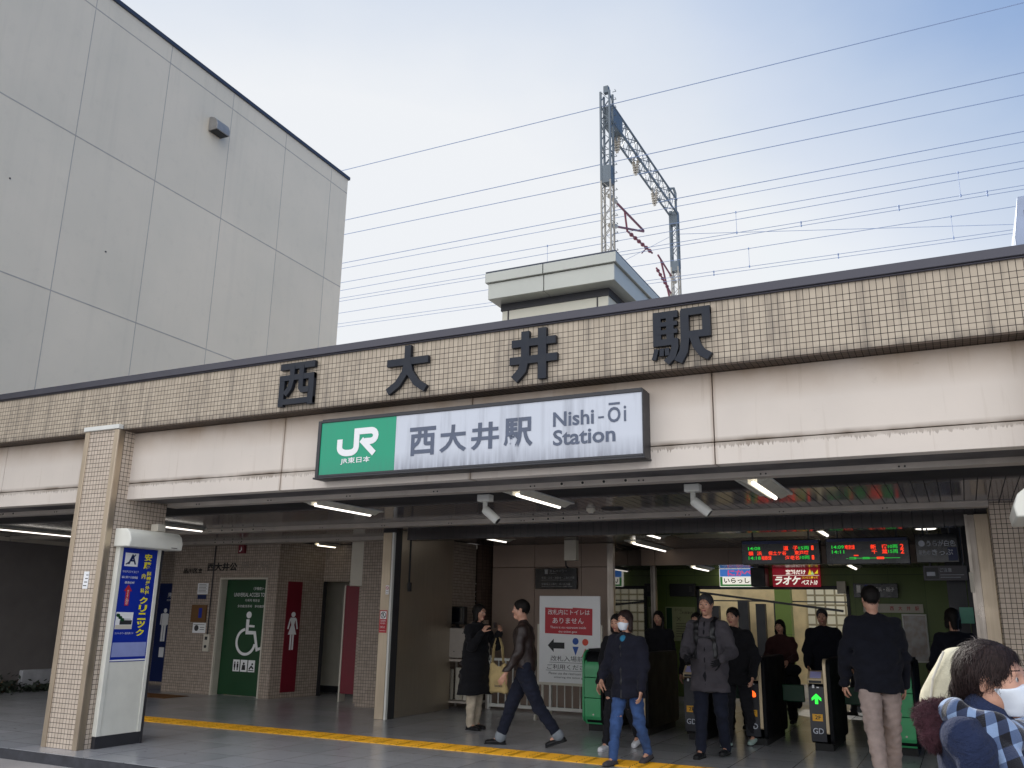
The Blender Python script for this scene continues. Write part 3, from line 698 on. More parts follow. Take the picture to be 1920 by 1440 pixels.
lt = MB(); man(lt, P, -15.30, 1.18, .62, False); flat(P, -15.36, -15.22, .55, .75, 0, .003, lt); text(lt, '男', P, -15.28, -15.18, 1.78, 1.87); text(lt, '男性用', P, -15.30, -15.18, 1.70, 1.74); lt.build('pictogram', 'white_print', bp)
rv = Vector((.24, 1.045, 0)).normalized(); P = PO((-11.33, 12.975, 0), rv)
q = MB(); flat(P, .24, .56, .10, 2.07, .002, .022, q); wp = q.build('women_panel', 'darkred', tb)
lt = MB(); man(lt, lambda u, v, t=0: P(u, v, .0225+t), .40, 1.15, .62, True); lt.build('pictogram', 'white_print', wp)
q = MB(); q.box(-10.03, -9.72, 13.34, 13.50, .14, 2.0); q.build('women_panel', 'darkred', tb); q = MB(); q.box(-10.06, -10.032, 13.33, 13.50, .0, 2.0); q.build('panel_trim', 'cream', tb)
MB().box(-9.71, -9.31, 13.305, 14.01, 0, 2.79).build('tiled_wall', 'wall_tile', tb)
q = MB(); q.box(-11.16, -11.085, 14.03, 14.13, 0, 2.10); q.box(-12.1, -12.0, 14.1, 14.85, 0, 2.79);  q.build('entrance_jamb', 'dark', tb)
MB().box(-12.1, -9.4, 14.85, 14.95, .12, 2.79).build('passage_wall', 'cream', tb); MB().box(-12.0, -9.4, 14.83, 14.849, 0, .12).build('skirting', 'dark', tb)
MB().box(-16.0, -9.3, 14.302, 15.7, 2.795, 2.83).build('passage_ceiling', 'cream', tb)
# notices
q = MB(); flat(P0 := PY(12.97), -13.30, -13.03, 1.82, 2.03, .001, .006, q); q.build('notice', 'white_print', tb)
q = MB(); flat(P0, -13.28, -13.06, 1.73, 1.81, .001, .006, q); q.build('notice', 'navy_panel', tb)
q = MB()
for i in range(6): flat(P0, -13.27, -13.08+.02*(i % 2), 2.0-i*.028, 2.008-i*.028, .007, .008, q)
circle(q, P0, -13.22, 1.19, .055, .012, .014); flat(P0, -13.13, -13.02, 1.16, 1.17, .012, .014, q); flat(P0, -13.13, -13.02, 1.2, 1.21, .012, .014, q); flat(P0, -13.3, -13.02, 1.25, 1.258, .012, .014, q)
q.build('notice_print', 'grey_print', tb)
wd = MB(); flat(P0, -13.38, -13.0, 1.30, 1.62, .001, .03, wd); wd = wd.build('notice_board', 'wood', tb, bevel=.004); q = MB(); flat(P0, -13.18, -13.10, 1.38, 1.56, .031, .034, q); q.build('leaflet', 'blue_print', wd)
q = MB(); flat(P0, -13.32, -12.99, 1.10, 1.285, .001, .01, q); q.build('notice', 'white_print', tb)

o = MB(); o.box(-16.3, -15.98, 11.45, 12.7, 0, .37); tag(o.build('low_white_block', mat('scuffed white concrete', 'a5a5a8', .8, 0, .2, 4), None, bevel=.015, origin=(-16.1, 12.1, 0)), 'low scuffed white block at the foot of the dark left bay wall', 'block')
def shrub(x, y, h, label):
    q = MB(); r = np.random.default_rng(int(abs(x*10)))
    for i in range(260):
        c = Vector((x+r.normal()*.16, y+r.normal()*.22, abs(r.normal())*h*.5)); d = Vector(r.normal(size=3)).normalized()*.05; e = d.orthogonal().normalized()*.022
        q.add([c-d, c+e, c+d, c-e], [(0, 1, 2, 3)])
    o = root('low_plant', (x, y, 0), label, 'plant'); q.build('leaves', mat('dark leaf', '1d2618', .7, 0, .4), o); q = MB()
    for i in range(5): q.tube([(x+.1*r.normal(), y+.1*r.normal(), 0), (x+.16*r.normal(), y+.16*r.normal(), h*.8)], .008, 5)
    q.build('stem', 'wood', o)
shrub(-15.95, 11.0, .26, 'low dark plant at the foot of the wall in the left bay'); shrub(-15.92, 11.75, .14, 'small dark plant in front of the low white block')
# ------------------------------------------------------------------ raised station name
def big_letter(ch, x0, x1, z0, z1, label):
    mb = MB(); w, h = x1-x0, z1-z0; W = .15; cnt = [0]
    P = lambda u, v, t=0: (x0+u*w, 7.168-t, z0+v*h)
    def S(pts, ww=W):
        cnt[0] += 1; stroke(mb, pts, ww, P, .008, .050+.0007*cnt[0])
    if ch == '西':
        S([(0, .93), (1, .93)]); S([(.075, .72), (.075, 0)]); S([(.925, .72), (.925, 0)]); S([(0, .66), (1, .66)], .13); S([(0, .10), (1, .10)], .13)
        S([(.36, .93), (.36, .60), (.31, .42), (.18, .27)], .13); S([(.63, .93), (.63, .40), (.68, .345), (.88, .345)], .13)
    elif ch == '大':
        S([(.0, .66), (1, .66)]); S([(.5, 1.0), (.5, .66), (.44, .42), (.28, .20), (.04, .05)]); S([(.5, .66), (.57, .42), (.73, .20), (.96, .05)])
    elif ch == '井':
        S([(.04, .74), (.97, .74)]); S([(0, .40), (1, .40)]); S([(.33, .97), (.33, .42), (.27, .2), (.1, .03)], .17); S([(.69, 1.0), (.69, 0)], .17)
    else:
        S([(.0, .93), (.44, .93)], .13); S([(.07, .98), (.07, .38)], .14); S([(.30, .95), (.30, .40)], .13); S([(.07, .755), (.43, .755)], .08); S([(.07, .605), (.43, .605)], .08)
        S([(.0, .41), (.43, .41)], .12); S([(.38, .46), (.38, .3), (.33, .13), (.22, .03)], .12)
        for a, b in ((.06, .01), (.15, .15), (.24, .25)): S([(a, .30), (b-.005, .10 if a < .1 else .16)], .075)
        S([(.5, .93), (1, .93)], .14); S([(.93, .97), (.93, .44)], .14); S([(.56, .97), (.56, .42), (.53, .2), (.43, .02)], .145); S([(.52, .50), (.98, .50)], .13)
        S([(.70, .5), (.76, .28), (.84, .15), (.97, .06)], .145)
    o = mb.build('raised_letter', 'letter', None, origin=((x0+x1)/2, 7.168, z0)); tag(o, label, 'sign letter', 'raised dark letters on the tiled fascia')
big_letter('西', -6.42, -5.95, 3.645, 4.12, 'dark raised character 西 on the tiled fascia above the green panel of the sign')
big_letter('大', -5.02, -4.53, 3.645, 4.14, 'dark raised character 大 with two splayed legs on the tiled fascia')
big_letter('井', -3.62, -3.13, 3.635, 4.13, 'dark raised character 井 shaped like a crosshatch on the tiled fascia')
big_letter('駅', -2.21, -1.70, 3.635, 4.12, 'dark raised character 駅, the densest of the fascia letters')

# ------------------------------------------------------------------ station sign box
sg = root('station_sign', (-4.08, 7.3, 2.86), 'long white and green station name sign box on the white band', 'station sign')
q = MB(); q.box(-5.89, -5.85, 7.175, 7.364, 2.86, 3.455); q.box(-2.345, -2.333, 7.175, 7.364, 2.86, 3.455); q.box(-5.848, -2.346, 7.175, 7.364, 3.432, 3.455); q.box(-5.848, -2.346, 7.172, 7.364, 2.86, 2.882)
q.box(-5.91, -2.325, 7.168, 7.36, 2.842, 2.859); q.box(-5.86, -2.35, 7.2, 7.36, 3.456, 3.475); q.build('frame', 'dark', sg, bevel=.003)
MB().box(-4.915, -2.346, 7.186, 7.36, 2.883, 3.431).build('white_panel', 'sign_white', sg)
gp = MB().box(-5.849, -4.917, 7.186, 7.36, 2.883, 3.431).build('green_panel', 'sign_green', sg)
P = PY(7.186); q = MB()
# emblem: a J whose stem runs into the R
stroke(q, [(-5.60, 3.24), (-5.60, 3.155)]+arc(-5.505, 3.155, .095, .062, 180, 270, 6)[1:]+[(-5.48, 3.093)]+arc(-5.465, 3.155, .075, .062, 270, 360, 6)[1:]+[(-5.39, 3.31), (-5.21, 3.31)]+arc(-5.215, 3.255, .06, .055, 90, -90, 8)[1:]+[(-5.29, 3.2)], .066, P, .001, .004)
stroke(q, [(-5.33, 3.222), (-5.165, 3.07)], .062, P, .0045, .005)
text(q, 'JR東日本', P, -5.575, -5.205, 2.975, 3.045, .004, .012); q.build('lettering', 'white_print', gp)
q = MB()
for ch, a, b, z0, z1 in (('西', -4.745, -4.445, 3.01, 3.295), ('大', -4.40, -4.10, 3.02, 3.29), ('井', -4.05, -3.75, 3.02, 3.285), ('駅', -3.70, -3.40, 3.02, 3.30)): text(q, ch, P, a, b, z0, z1, .004, .028)
q.build('lettering', 'slate_print', sg)
q = MB(); text(q, 'Nishi', P, -3.195, -2.795, 3.18, 3.318, .004, .022, fit=True); text(q, '-', P, -2.755, -2.70, 3.225, 3.242, .004, .012); text(q, 'O', P, -2.665, -2.545, 3.177, 3.318, .004, .022); flat(P, -2.655, -2.55, 3.337, 3.358, .001, .004, q)
text(q, 'i', P, -2.515, -2.492, 3.18, 3.32, .004, .012); text(q, 'Station', P, -3.195, -2.595, 3.005, 3.15, .004, .022); q.build('lettering', 'slate_print', sg)

# ------------------------------------------------------------------ clinic advertising box on the left pillar
ad = root('advertising_box', (-8.8, 7.62, 0), 'tall white advertising box with a blue poster on the side of the front pillar', 'advertising sign')
q = MB(); q.box(-8.848, -8.80, 7.29, 7.96, .13, 2.26); q.box(-8.80, -8.775, 7.29, 7.345, .13, 2.26); q.box(-8.80, -8.775, 7.855, 7.905, .13, 2.26); q.box(-8.80, -8.785, 7.345, 7.855, .13, .92); q.build('casing', 'hood', ad, bevel=.004)
q = MB(); q.box(-8.847, -8.79, 7.30, 7.95, .0, .128); q.box(-8.80, -8.77, 7.91, 7.935, .0, 2.26); q.build('base', 'dark', ad)
q = MB(); prof = [(-8.848, 2.215), (-8.58, 2.215), (-8.57, 2.30), (-8.60, 2.38), (-8.66, 2.425), (-8.848, 2.43)]
q.prism(prof, lambda u, v, k: (u, 7.25+.79*k, v)); hd = q.build('lamp_hood', 'hood', ad, bevel=.012)
q = MB(); q.box(-8.80, -8.68, 7.72, 7.84, 2.432, 2.52); q.build('cable_box', 'cream', hd, bevel=.004)
q = MB(); q.box(-8.568, -8.5665, 7.86, 7.95, 2.235, 2.243); q.build('maker_plate', 'grey_print', hd)
po = MB().box(-8.80, -8.783, 7.347, 7.853, .922, 2.212).build('poster', 'blue_print', ad); P = PX(-8.783)
q = MB(); flat(P, 7.385, 7.575, 2.0, 2.155, 0, .002, q); flat(P, 7.36, 7.60, 1.285, 1.475, 0, .002, q); q.build('picture_ground', 'white_print', po)
q = MB(); text(q, 'A', P, 7.43, 7.55, 2.025, 2.14, .004, .02); stroke(q, [(7.40, 2.02), (7.45, 2.05), (7.53, 2.14)], .014, P, .004, .005); q.build('emblem', 'navy_panel', po)
q = MB(); vtext(q, '安藤', P, 7.665, 7.775, 1.975, 2.165, .003, .03); vtext(q, 'クリニック', P, 7.665, 7.785, 1.20, 1.66, .003, .035)
vtext(q, '脳神経外科', P, 7.725, 7.79, 1.68, 1.955, .003, .028); text(q, '内', P, 7.655, 7.71, 1.865, 1.925, .003, .025); text(q, '科', P, 7.66, 7.715, 1.70, 1.755, .003, .025); q.build('lettering', 'yellow_print', po)
q = MB(); text(q, 'マルチスライスＣＴ', P, 7.37, 7.60, 1.925, 1.952); text(q, '脳に関する諸検査', P, 7.37, 7.60, 1.86, 1.888); text(q, '健康診断', P, 7.42, 7.56, 1.80, 1.828); text(q, 'ミナトタワー西大井２Ｆ', P, 7.37, 7.63, 1.225, 1.25)
flat(P, 7.35, 7.85, .93, .945, 0, .001, q); q.build('small_lettering', 'white_print', po)
q = MB(); q.prism([(7.455, 1.55), (7.51, 1.55), (7.51, 1.715), (7.54, 1.715), (7.4825, 1.79), (7.425, 1.715), (7.455, 1.715)], lambda u, v, k: P(u, v, .001+.002*k)); q.build('red_arrow', 'red', po)
q = MB(); vtext(q, 'すぐそこ', P, 7.468, 7.496, 1.625, 1.73, .004); text(q, '30', P, 7.462, 7.503, 1.595, 1.62, .004); text(q, '秒', P, 7.465, 7.5, 1.56, 1.59, .004); q.build('arrow_lettering', 'white_print', po)
q = MB(); flat(P, 7.362, 7.598, 1.287, 1.33, .0022, .003, q); q.build('picture_street', 'cream', po)
q = MB(); flat(P, 7.42, 7.59, 1.335, 1.385, .0022, .003, q); flat(P, 7.44, 7.57, 1.395, 1.40, .0022, .003, q); q.build('picture_building', 'dark', po)
q = MB()
for i in range(6): circle(q, P, 7.38+.016*i, 1.44-.012*i+.01*(i % 2), .02, .0022, .003+.0002*i, 8)
q.build('picture_tree', 'deepgreen', po)
q = MB(); flat(P, 7.36, 7.84, .975, 1.135, .001, .003, q); q.build('pale_band', mat('pale blue print', '8d97c8', .4, 0, .1, 3), po)
# the right hand pillar's box, just its hood in view
ad2 = root('advertising_box', (.60, 7.62, 0), 'white lamp hood on the right pillar, at the right edge of the photo', 'advertising sign')
q = MB(); q.prism([(.648, 2.255), (.40, 2.255), (.39, 2.33), (.42, 2.42), (.49, 2.475), (.648, 2.48)], lambda u, v, k: (u, 7.28+.77*k, v)); q.build('lamp_hood', 'hood', ad2, bevel=.012)
q = MB(); q.box(.60, .648, 7.29, 7.96, .13, 2.254); q.build('casing', 'hood', ad2); q = MB(); q.box(.60, .648, 7.29, 7.96, 0, .128); q.build('base', 'dark', ad2)
# pillar sticker
o = MB(); o.box(-9.125, -9.04, 7.128, 7.1315, 1.73, 1.925); o = o.build('wall_sticker', 'white_print', None, origin=(-9.08, 7.13, 1.73)); tag(o, 'small worn white sticker on the tiled front pillar', 'sticker')
q = MB()
for i in range(4): flat(PY(7.128), -9.115+.01*i, -9.06+.005*i, 1.76+i*.04, 1.77+i*.04, 0, .001, q)
q.build('sticker_print', 'grey_print', o)
# stickers on the shutter post
o = MB(); flat(PY(11.50), -7.90, -7.842, 1.80, 1.935, .001, .003, o); o = o.build('no_smoking_sticker', 'white_print', None, origin=(-7.87, 11.5, 1.8)); tag(o, 'small white no smoking sticker high on the stainless post', 'sticker')
q = MB(); ring(q, PY(11.497), -7.871, 1.895, .018, .025, 0, .001); stroke(q, [(-7.888, 1.912), (-7.854, 1.878)], .006, PY(11.497), .0012, .002); q.build('mark', 'red', o)
q = MB(); text(q, '禁煙', PY(11.497), -7.89, -7.85, 1.83, 1.85, .001); flat(PY(11.497), -7.895, -7.848, 1.812, 1.816, 0, .001, q); q.build('lettering', 'black_print', o)
o = MB(); flat(PY(11.50), -7.985, -7.848, 1.235, 1.565, .001, .004, o); o = o.build('red_notice_sticker', 'red', None, origin=(-7.92, 11.5, 1.23)); tag(o, 'red notice sticker with a prohibition symbol on the stainless post', 'sticker')
q = MB(); flat(PY(11.496), -7.972, -7.862, 1.435, 1.55, 0, .001, q); text(q, '危険物', PY(11.496), -7.965, -7.87, 1.395, 1.42, .001); text(q, '持込禁止', PY(11.496), -7.965, -7.87, 1.36, 1.385, .001)
flat(PY(11.496), -7.97, -7.865, 1.262, 1.266, 0, .001, q); text(q, 'お知らせ', PY(11.496), -7.965, -7.88, 1.30, 1.335, .001); q.build('lettering', 'white_print', o)
q = MB(); ring(q, PY(11.495), -7.917, 1.493, .038, .048, 0, .001); stroke(q, [(-7.95, 1.525), (-7.884, 1.46)], .009, PY(11.495), .0012, .002); circle(q, PY(11.495), -7.917, 1.51, .012, .0022, .003); stroke(q, [(-7.935, 1.47), (-7.917, 1.495), (-7.90, 1.47)], .01, PY(11.495), .0022, .003); q.build('mark', 'black_print', o)

# ------------------------------------------------------------------ neighbouring building
nb = root('neighbour_building', (-20, 15, 0), 'tall windowless pale building with panel joints left behind the station', 'building')
a = Vector((-15.73, 0.5, 0)); d = Vector((-.0327, 1, 0)).normalized(); n = Vector((d.y, -d.x, 0)); Lw = 20.02
P = PO(a, d)
q = MB(); back = 9.0
q.prism([(0, -.1), (Lw, -.1), (Lw, 15.0), (0, 15.0)], lambda u, v, k: P(u, v, -back*(1-k))); q.build('wall', 'render_wall', nb)
q = MB(); q.prism([(-.03, 15.0), (Lw+.05, 15.0), (Lw+.05, 15.10), (-.03, 15.10)], lambda u, v, k: P(u, v, -back-.05+(back+.10)*k)); q.build('roof_edge', 'coping2', nb)
q = MB()
for z in (14.52, 11.33, 7.79): flat(P, 0.01, Lw-.01, z-.012, z+.012, .0, .004, q)
u = 1.55
while u < Lw:
    zs = [-.1, 7.776, 7.804, 11.316, 11.344, 14.506, 14.534, 15.0]
    for i in range(0, 8, 2): flat(P, u-.009, u+.009, zs[i], zs[i+1], .0, .003, q)
    u += 2.2
q.build('panel_joint', 'wall_joint', nb)
q = MB()
for (y, z) in ((9.6, 9.7), (12.0, 9.1), (9.7, 6.4), (15.5, 6.0), (12.1, 5.2)): circle(q, P, y-.5, z, .018, .0, .012, 10)
q.build('tie_hole', 'dark', nb)
# lower, darker band below the canopy
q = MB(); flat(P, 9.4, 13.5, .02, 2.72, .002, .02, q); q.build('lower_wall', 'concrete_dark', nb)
vh = MB(); prof = [(0, -.30), (.0, .30), (.12, .30), (.30, .20), (.40, .0), (.40, -.30), (.36, -.30), (.36, -.02), (.27, .15), (.1, .26), (.03, .26), (.03, -.30)]
vp = [P(14.15+0, 13.62, 0)]
vh.prism([(0, -.19), (.30, -.19), (.30, -.03), (.25, .09), (.17, .16), (.07, .20), (0, .20)], lambda u, v, k: P(13.98+.46*k, 13.64+v, u+.004))
vo = vh.build('vent_hood', mat('vent grey metal', '8d8b88', .45, .3), nb, bevel=.01)
q = MB(); q.prism([(.03, 0), (.27, 0), (.27, .01), (.03, .01)], lambda u, v, k: P(14.01+.40*k, 13.438+v, u+.004)); q.build('grille', 'black', vo)

# ------------------------------------------------------------------ rooftop stair block
rb = root('rooftop_block', (-5.4, 12, 4), 'pale panel clad rooftop block with an overhanging cornice behind the fascia', 'roof block')
MB().box(-6.25, -4.42, 12.0, 15.0, 3.9, 6.30).build('wall', mat('cream panel', 'c9c6b6', .45, .1, .05, 1.5), rb)
MB().box(-6.27, -4.40, 11.98, 15.02, 6.301, 6.42).build('dark_band', 'dark', rb)
tr = mat('pale grey green metal panel', 'aeb0a8', .4, .25, .10, 1.1)
def slab(x0, x1, y0, y1, z0, z1, nm, xj):
    q = MB(); q.box(x0, xj-.006, y0, y1, z0, z1); q.box(xj+.006, x1, y0, y1, z0, z1); return q.build(nm, tr, rb, bevel=.008)
slab(-6.36, -4.21, 11.70, 15.2, 6.42, 6.69, 'lower_cornice', -5.38); slab(-6.40, -4.17, 11.66, 15.24, 6.695, 6.86, 'upper_cornice', -5.38)
MB().box(-6.395, -4.175, 11.665, 15.235, 6.86, 6.885).build('roof_edge', 'coping2', rb)
q = MB()
for x in (-6.14, -4.60): q.box(x-.012, x+.012, 11.994, 11.9995, 3.95, 6.30)
q.box(-4.4195, -4.414, 13.09, 13.11, 3.95, 6.30)
q.build('panel_joint', 'grey_print', rb)
rt = root('rooftop_block', (.5, 9.5, 4), 'grey louvred roof housing at the right edge above the fascia', 'roof block')
q = MB(); q.prism([(.86, 4.0), (.83, 5.3), (.90, 5.74), (2.4, 5.74), (2.4, 4.0)], lambda u, v, k: (u, 9.6+1.4*k, v)); q.build('housing', mat('blue grey metal', '8d98ad', .45, .3), rt, bevel=.01)
q = MB()
for i in range(4): q.box(.94+i*.16, 1.04+i*.16, 9.594, 9.599, 5.5, 5.58)
q.build('louvre', 'black', rt)

# ------------------------------------------------------------------ railway gantry
gt = root('catenary_gantry', (-11, 30, 0), 'tall lattice railway gantry of two masts and a beam behind the station', 'catenary gantry')
def lattice(mb, c0, c1, hx, hy, step, t):
    """four chords between two points (vertical or along Y) with zigzag on all faces"""
    c0, c1 = Vector(c0), Vector(c1); d = (c1-c0); Ln = d.length; d.normalize()
    a = Vector((1, 0, 0)); b = d.cross(a).normalized()
    cn = [a*hx*i+b*hy*j for i, j in ((-1, -1), (1, -1), (1, 1), (-1, 1))]
    for q in cn: mb.bar(c0+q, c1+q, t*1.5, t*1.5, up=a)
    k = int(Ln/step)
    for i in range(k):
        p0, p1 = c0+d*(Ln*i/k), c0+d*(Ln*(i+1)/k)
        for f in range(4):
            q0, q1 = cn[f], cn[(f+1) % 4]
            mb.bar(p0+(q0 if i % 2 else q1), p1+(q1 if i % 2 else q0), t*.75, t*.4, up=a)
            if i % 3 == 0: mb.bar(p0+q0, p0+q1, t*.6, t*.4, up=d)
    return mb
Xm = -11.03
lattice(MB(), (Xm, 30, 0), (Xm, 30, 18.3), .19, .19, .42, .042).build('mast', 'mast_light', gt)
q = MB(); lattice(q, (Xm, 30, 18.3), (Xm, 30, 22.3), .19, .19, .42, .05); q.box(Xm-.21, Xm+.21, 29.79, 30.21, 18.2, 18.95); q.box(Xm-.1, Xm+.1, 29.9, 30.1, 22.3, 22.6); q.build('mast_head', 'mast_dark', gt)
lattice(MB(), (Xm, 39.5, 0), (Xm, 39.5, 18.2), .17, .17, .42, .042).build('mast', 'mast_light', gt)
q = MB(); lattice(q, (Xm, 39.5, 18.2), (Xm, 39.5, 21.1), .17, .17, .42, .05); q.box(Xm-.19, Xm+.19, 39.31, 39.69, 18.0, 18.5); q.box(Xm-.2, Xm+.2, 39.3, 39.7, 20.5, 21.2); q.build('mast_head', 'mast_dark', gt)
q = MB(); q.tube([(Xm+.1, 39.5, 21.2), (Xm+.1, 39.5, 22.2), (Xm+.05, 39.4, 22.45), (Xm-.1, 39.3, 22.4)], .07, 8); q.tube([(Xm-.14, 39.3, 22.3), (Xm-.14, 39.3, 21.8)], .045, 8); q.build('horn', 'mast_dark', gt)
q = MB(); lattice(q, (Xm, 30.2, 21.42), (Xm, 39.4, 21.40), .2, .38, .5, .045); q.box(Xm-.22, Xm+.22, 30.2, 31.3, 20.95, 21.85); q.build('beam', 'mast_dark', gt)
for y, z in ((31.2, 21.05), (33.6, 21.2), (36.3, 20.95)):
    for d in (-.10, .10):
        q = MB(); q.tube([(Xm+d, y, z), (Xm+d, y, z-.2), (Xm+d*.3, y, z-.85)], [.03, .05, .03], 8)
        for k in range(5): q.tube([(Xm+d*(1-.14*k), y, z-.2-.12*k), (Xm+d*(1-.14*k), y, z-.24-.12*k)], .085, 8)
        q.build('insulator', 'insul', gt)
for p0, p1 in (((30.2, 17.8), (30.95, 17.86)), ((30.2, 16.5), (30.95, 16.78)), ((39.35, 17.4), (38.6, 17.48)), ((39.35, 16.4), (38.5, 16.55))): MB().tube([(Xm,)+p0, (Xm,)+p1], .088, 8).build('bracket_insulator', 'insul', gt)
q = MB(); q.tube([(Xm, 30.95, 17.86), (Xm, 34.5, 18.1)], .05, 8); q.tube([(Xm, 30.95, 16.78), (Xm, 34.5, 18.05)], .05, 8); q.tube([(Xm, 32.0, 17.95), (Xm, 32.3, 17.15), (Xm, 35.7, 17.5)], .045, 8); q.tube([(Xm, 34.9, 17.42), (Xm, 34.2, 16.9)], .025, 6)
for k in range(6): q.tube([(Xm, 32.8+.5*k, 17.2+.052*k), (Xm, 32.87+.5*k, 17.207+.052*k)], .09, 8)
q.tube([(Xm, 38.6, 17.48), (Xm, 36.6, 17.75)], .045, 8); q.tube([(Xm, 38.5, 16.55), (Xm, 36.3, 17.0)], .045, 8); q.tube([(Xm, 38.3, 16.2), (Xm, 37.0, 17.7)], .045, 8)
for k in range(5): q.tube([(Xm, 36.5+.35*k, 16.96-.07*k), (Xm, 36.55+.35*k, 16.95-.07*k)], .085, 8)
q.build('cantilever', 'maroon_lat', gt)
q = MB()
for i in range(40): q.tube([(Xm+.19, 30.2, 8+i*.37), (Xm+.34, 30.2, 8+i*.37), (Xm+.34, 30.05, 8+i*.37)], .014, 5)
q.build('step_iron', 'mast_dark', gt)
# ------------------------------------------------------------------ wires
WG = 'wires strung above the railway'
def wire(Y, zl, zr, xl, xr, r, label, drops=(), zc=None):
    """straight wire through (xl, zl) and (xr, zr), running on past both ends; drops = x positions of droppers down to height zc(x)"""
    s = (zr-zl)/(xr-xl); x0, x1 = xl-30, xr+30; f = lambda x: zl+s*(x-xl)
    q = MB(); q.tube([(x0+(x1-x0)*i/24, Y, f(x0+(x1-x0)*i/24)) for i in range(25)], r, 6)
    o = q.build('overhead_wire', 'wire', None, origin=((xl+xr)/2, Y, (zl+zr)/2)); tag(o, label, 'wire', WG)
    if drops:
        q = MB()
        for x in drops: q.tube([(x, Y, f(x)), (x, Y, zc(x))], .008, 5); q.tube([(x, Y, f(x)+.04), (x, Y, f(x)-.04)], .03, 6); q.tube([(x, Y, zc(x)+.05), (x, Y, zc(x)-.05)], .03, 6)
        q.build('dropper', 'wire', o)
    return f
wire(30, 21.82, 21.66, -24.1, 3.8, 0.0163, 'topmost wire, passing the very top of the nearer mast')
wire(31.2, 19.9, 19.78, -24.9, 3.64, 0.0163, 'second wire from the top, just under the beam insulator nearest the mast')
wire(33.6, 20.5, 20.28, -26.8, 3.8, 0.0163, 'third wire from the top, under the middle beam insulator')
wire(36.3, 20.3, 20.22, -28.9, 3.95, 0.0163, 'fourth wire from the top, under the far beam insulator')
wire(38.2, 20.95, 20.72, -30.5, 4.1, 0.0140, 'fifth wire from the top, a little above the dropper wires')
wire(33, 17.54, 17.38, -26.32, 3.45, 0.0124, 'carrying wire of the nearer track, hung with two long droppers', (-15.0, -6.67, 1.36), lambda x: 16.71-(x+26.45)*.0084)
wire(34.5, 17.83, 17.82, -27.55, 3.58, 0.0124, 'plain wire running between the carrying and contact wires of the nearer track')
wire(33, 16.71, 16.46, -26.45, 3.35, 0.0109, 'upper contact wire of the nearer track with small clips')
wire(33.05, 16.57, 16.33, -26.54, 3.33, 0.0109, 'lower contact wire of the nearer track, close under its twin', (-17.0, -4.2, -.7, 2.2), lambda x: 16.71-(x+26.45)*.0084)
wire(37, 17.67, 17.44, -29.65, 3.37, 0.0124, 'carrying wire of the farther track, low over the parapet', (-15.5, -7.0, 1.09), lambda x: 17.05-(x+29.67)*.0173)
wire(37, 17.05, 16.48, -29.67, 3.26, 0.0109, 'upper contact wire of the farther track, near the parapet')
wire(37.05, 16.89, 16.35, -29.77, 3.24, 0.0109, 'lowest wire of all, just above the roof coping', (-19.5, -8.6, -3.3), lambda x: 17.05-(x+29.67)*.0173)
q = MB(); q.tube([(Xm, 39.5, 20.0), (7.5, 44.0, 19.0)], .012, 6); tag(q.build('stay_wire', 'wire', None, origin=(Xm, 39.5, 20)), 'thin stay wire sloping down to the right from the farther mast', 'wire')
q = MB(); q.tube([(Xm, 39.5, 20.0), (-30, 41, 14.0)], .010, 6); tag(q.build('stay_wire', 'wire', None, origin=(Xm, 39.5, 20)), 'thin stay wire sloping down to the left from the farther mast', 'wire')

# ------------------------------------------------------------------ ceiling lights
LG = 'fluorescent ceiling lights'
def ceil_light(cx, y0, y1, z, label, w=.30, tube='tube'):
    o = root('ceiling_light', (cx, (y0+y1)/2, z), label, 'ceiling light', LG)
    q = MB(); z0 = z-.012
    for a in ((cx-w/2-.02, cx-w/2, y0, y1), (cx+w/2, cx+w/2+.02, y0, y1)): q.box(*a, z0, z)
    for a in ((cx-w/2-.02, cx+w/2+.02, y0-.02, y0), (cx-w/2-.02, cx+w/2+.02, y1, y1+.02)): q.box(*a, z0, z)
    q.build('frame', 'white_paint', o)
    q = MB(); q.box(cx-w/2, cx+w/2, y0, y1, z-.004, z-.0005)
    for s in (-1, 1): q.prism([(s*w/2, -.005), (s*.045, -.005), (s*.045, -.05), (s*.06, -.05)], lambda u, v, k: (cx+u, y0+.01+(y1-y0-.02)*k, z+v))
    q.build('reflector', 'reflector', o)
    q = MB(); q.tube([(cx, y0+.04, z-.045), (cx, y1-.04, z-.045)], .021, 10); q.build('lamp_tube', tube, o, smooth=True)
    return o
ceil_light(-14.08, 8.4, 10.9, 2.80, 'long light strip at the far left in the dark bay', .05)
ceil_light(-10.88, 8.3, 10.6, 2.80, 'thin light strip right behind the front pillar hood', .05)
ceil_light(-6.82, 8.32, 9.52, 2.80, 'left one of the three bright troughs along the front ceiling')
ceil_light(-4.13, 8.32, 9.52, 2.80, 'middle one of the three bright troughs along the front ceiling, between the spotlights')
ceil_light(-1.66, 8.32, 9.52, 2.80, 'right one of the three bright troughs along the front ceiling')
ceil_light(-6.98, 12.4, 13.75, 2.80, 'light in the hall ceiling above the ticket counter')
ceil_light(-4.22, 12.4, 13.7, 2.80, 'light in the hall ceiling above the first ticket gates')
ceil_light(-1.70, 12.5, 13.8, 2.783, 'light in the hall ceiling in front of the departure boards')
ceil_light(-4.95, 14.5, 16.4, 2.80, 'long double light deeper in the hall, over the gates by the office window', .26)
ceil_light(-4.6, 17.0, 18.2, 2.53, 'short light in the lower ceiling above the left of the yard opening', .2)
ceil_light(-1.75, 16.9, 18.0, 2.53, 'short light in the lower ceiling in front of the green wall', .2)
ceil_light(-10.75, 13.3, 13.9, 2.79, 'short warm strip over the women\'s restroom entrance', .12, 'tube_dim')
o = root('downlight', (-.36, 13.2, 2.8), 'round white downlight in the dark ceiling at the right of the hall', 'downlight')
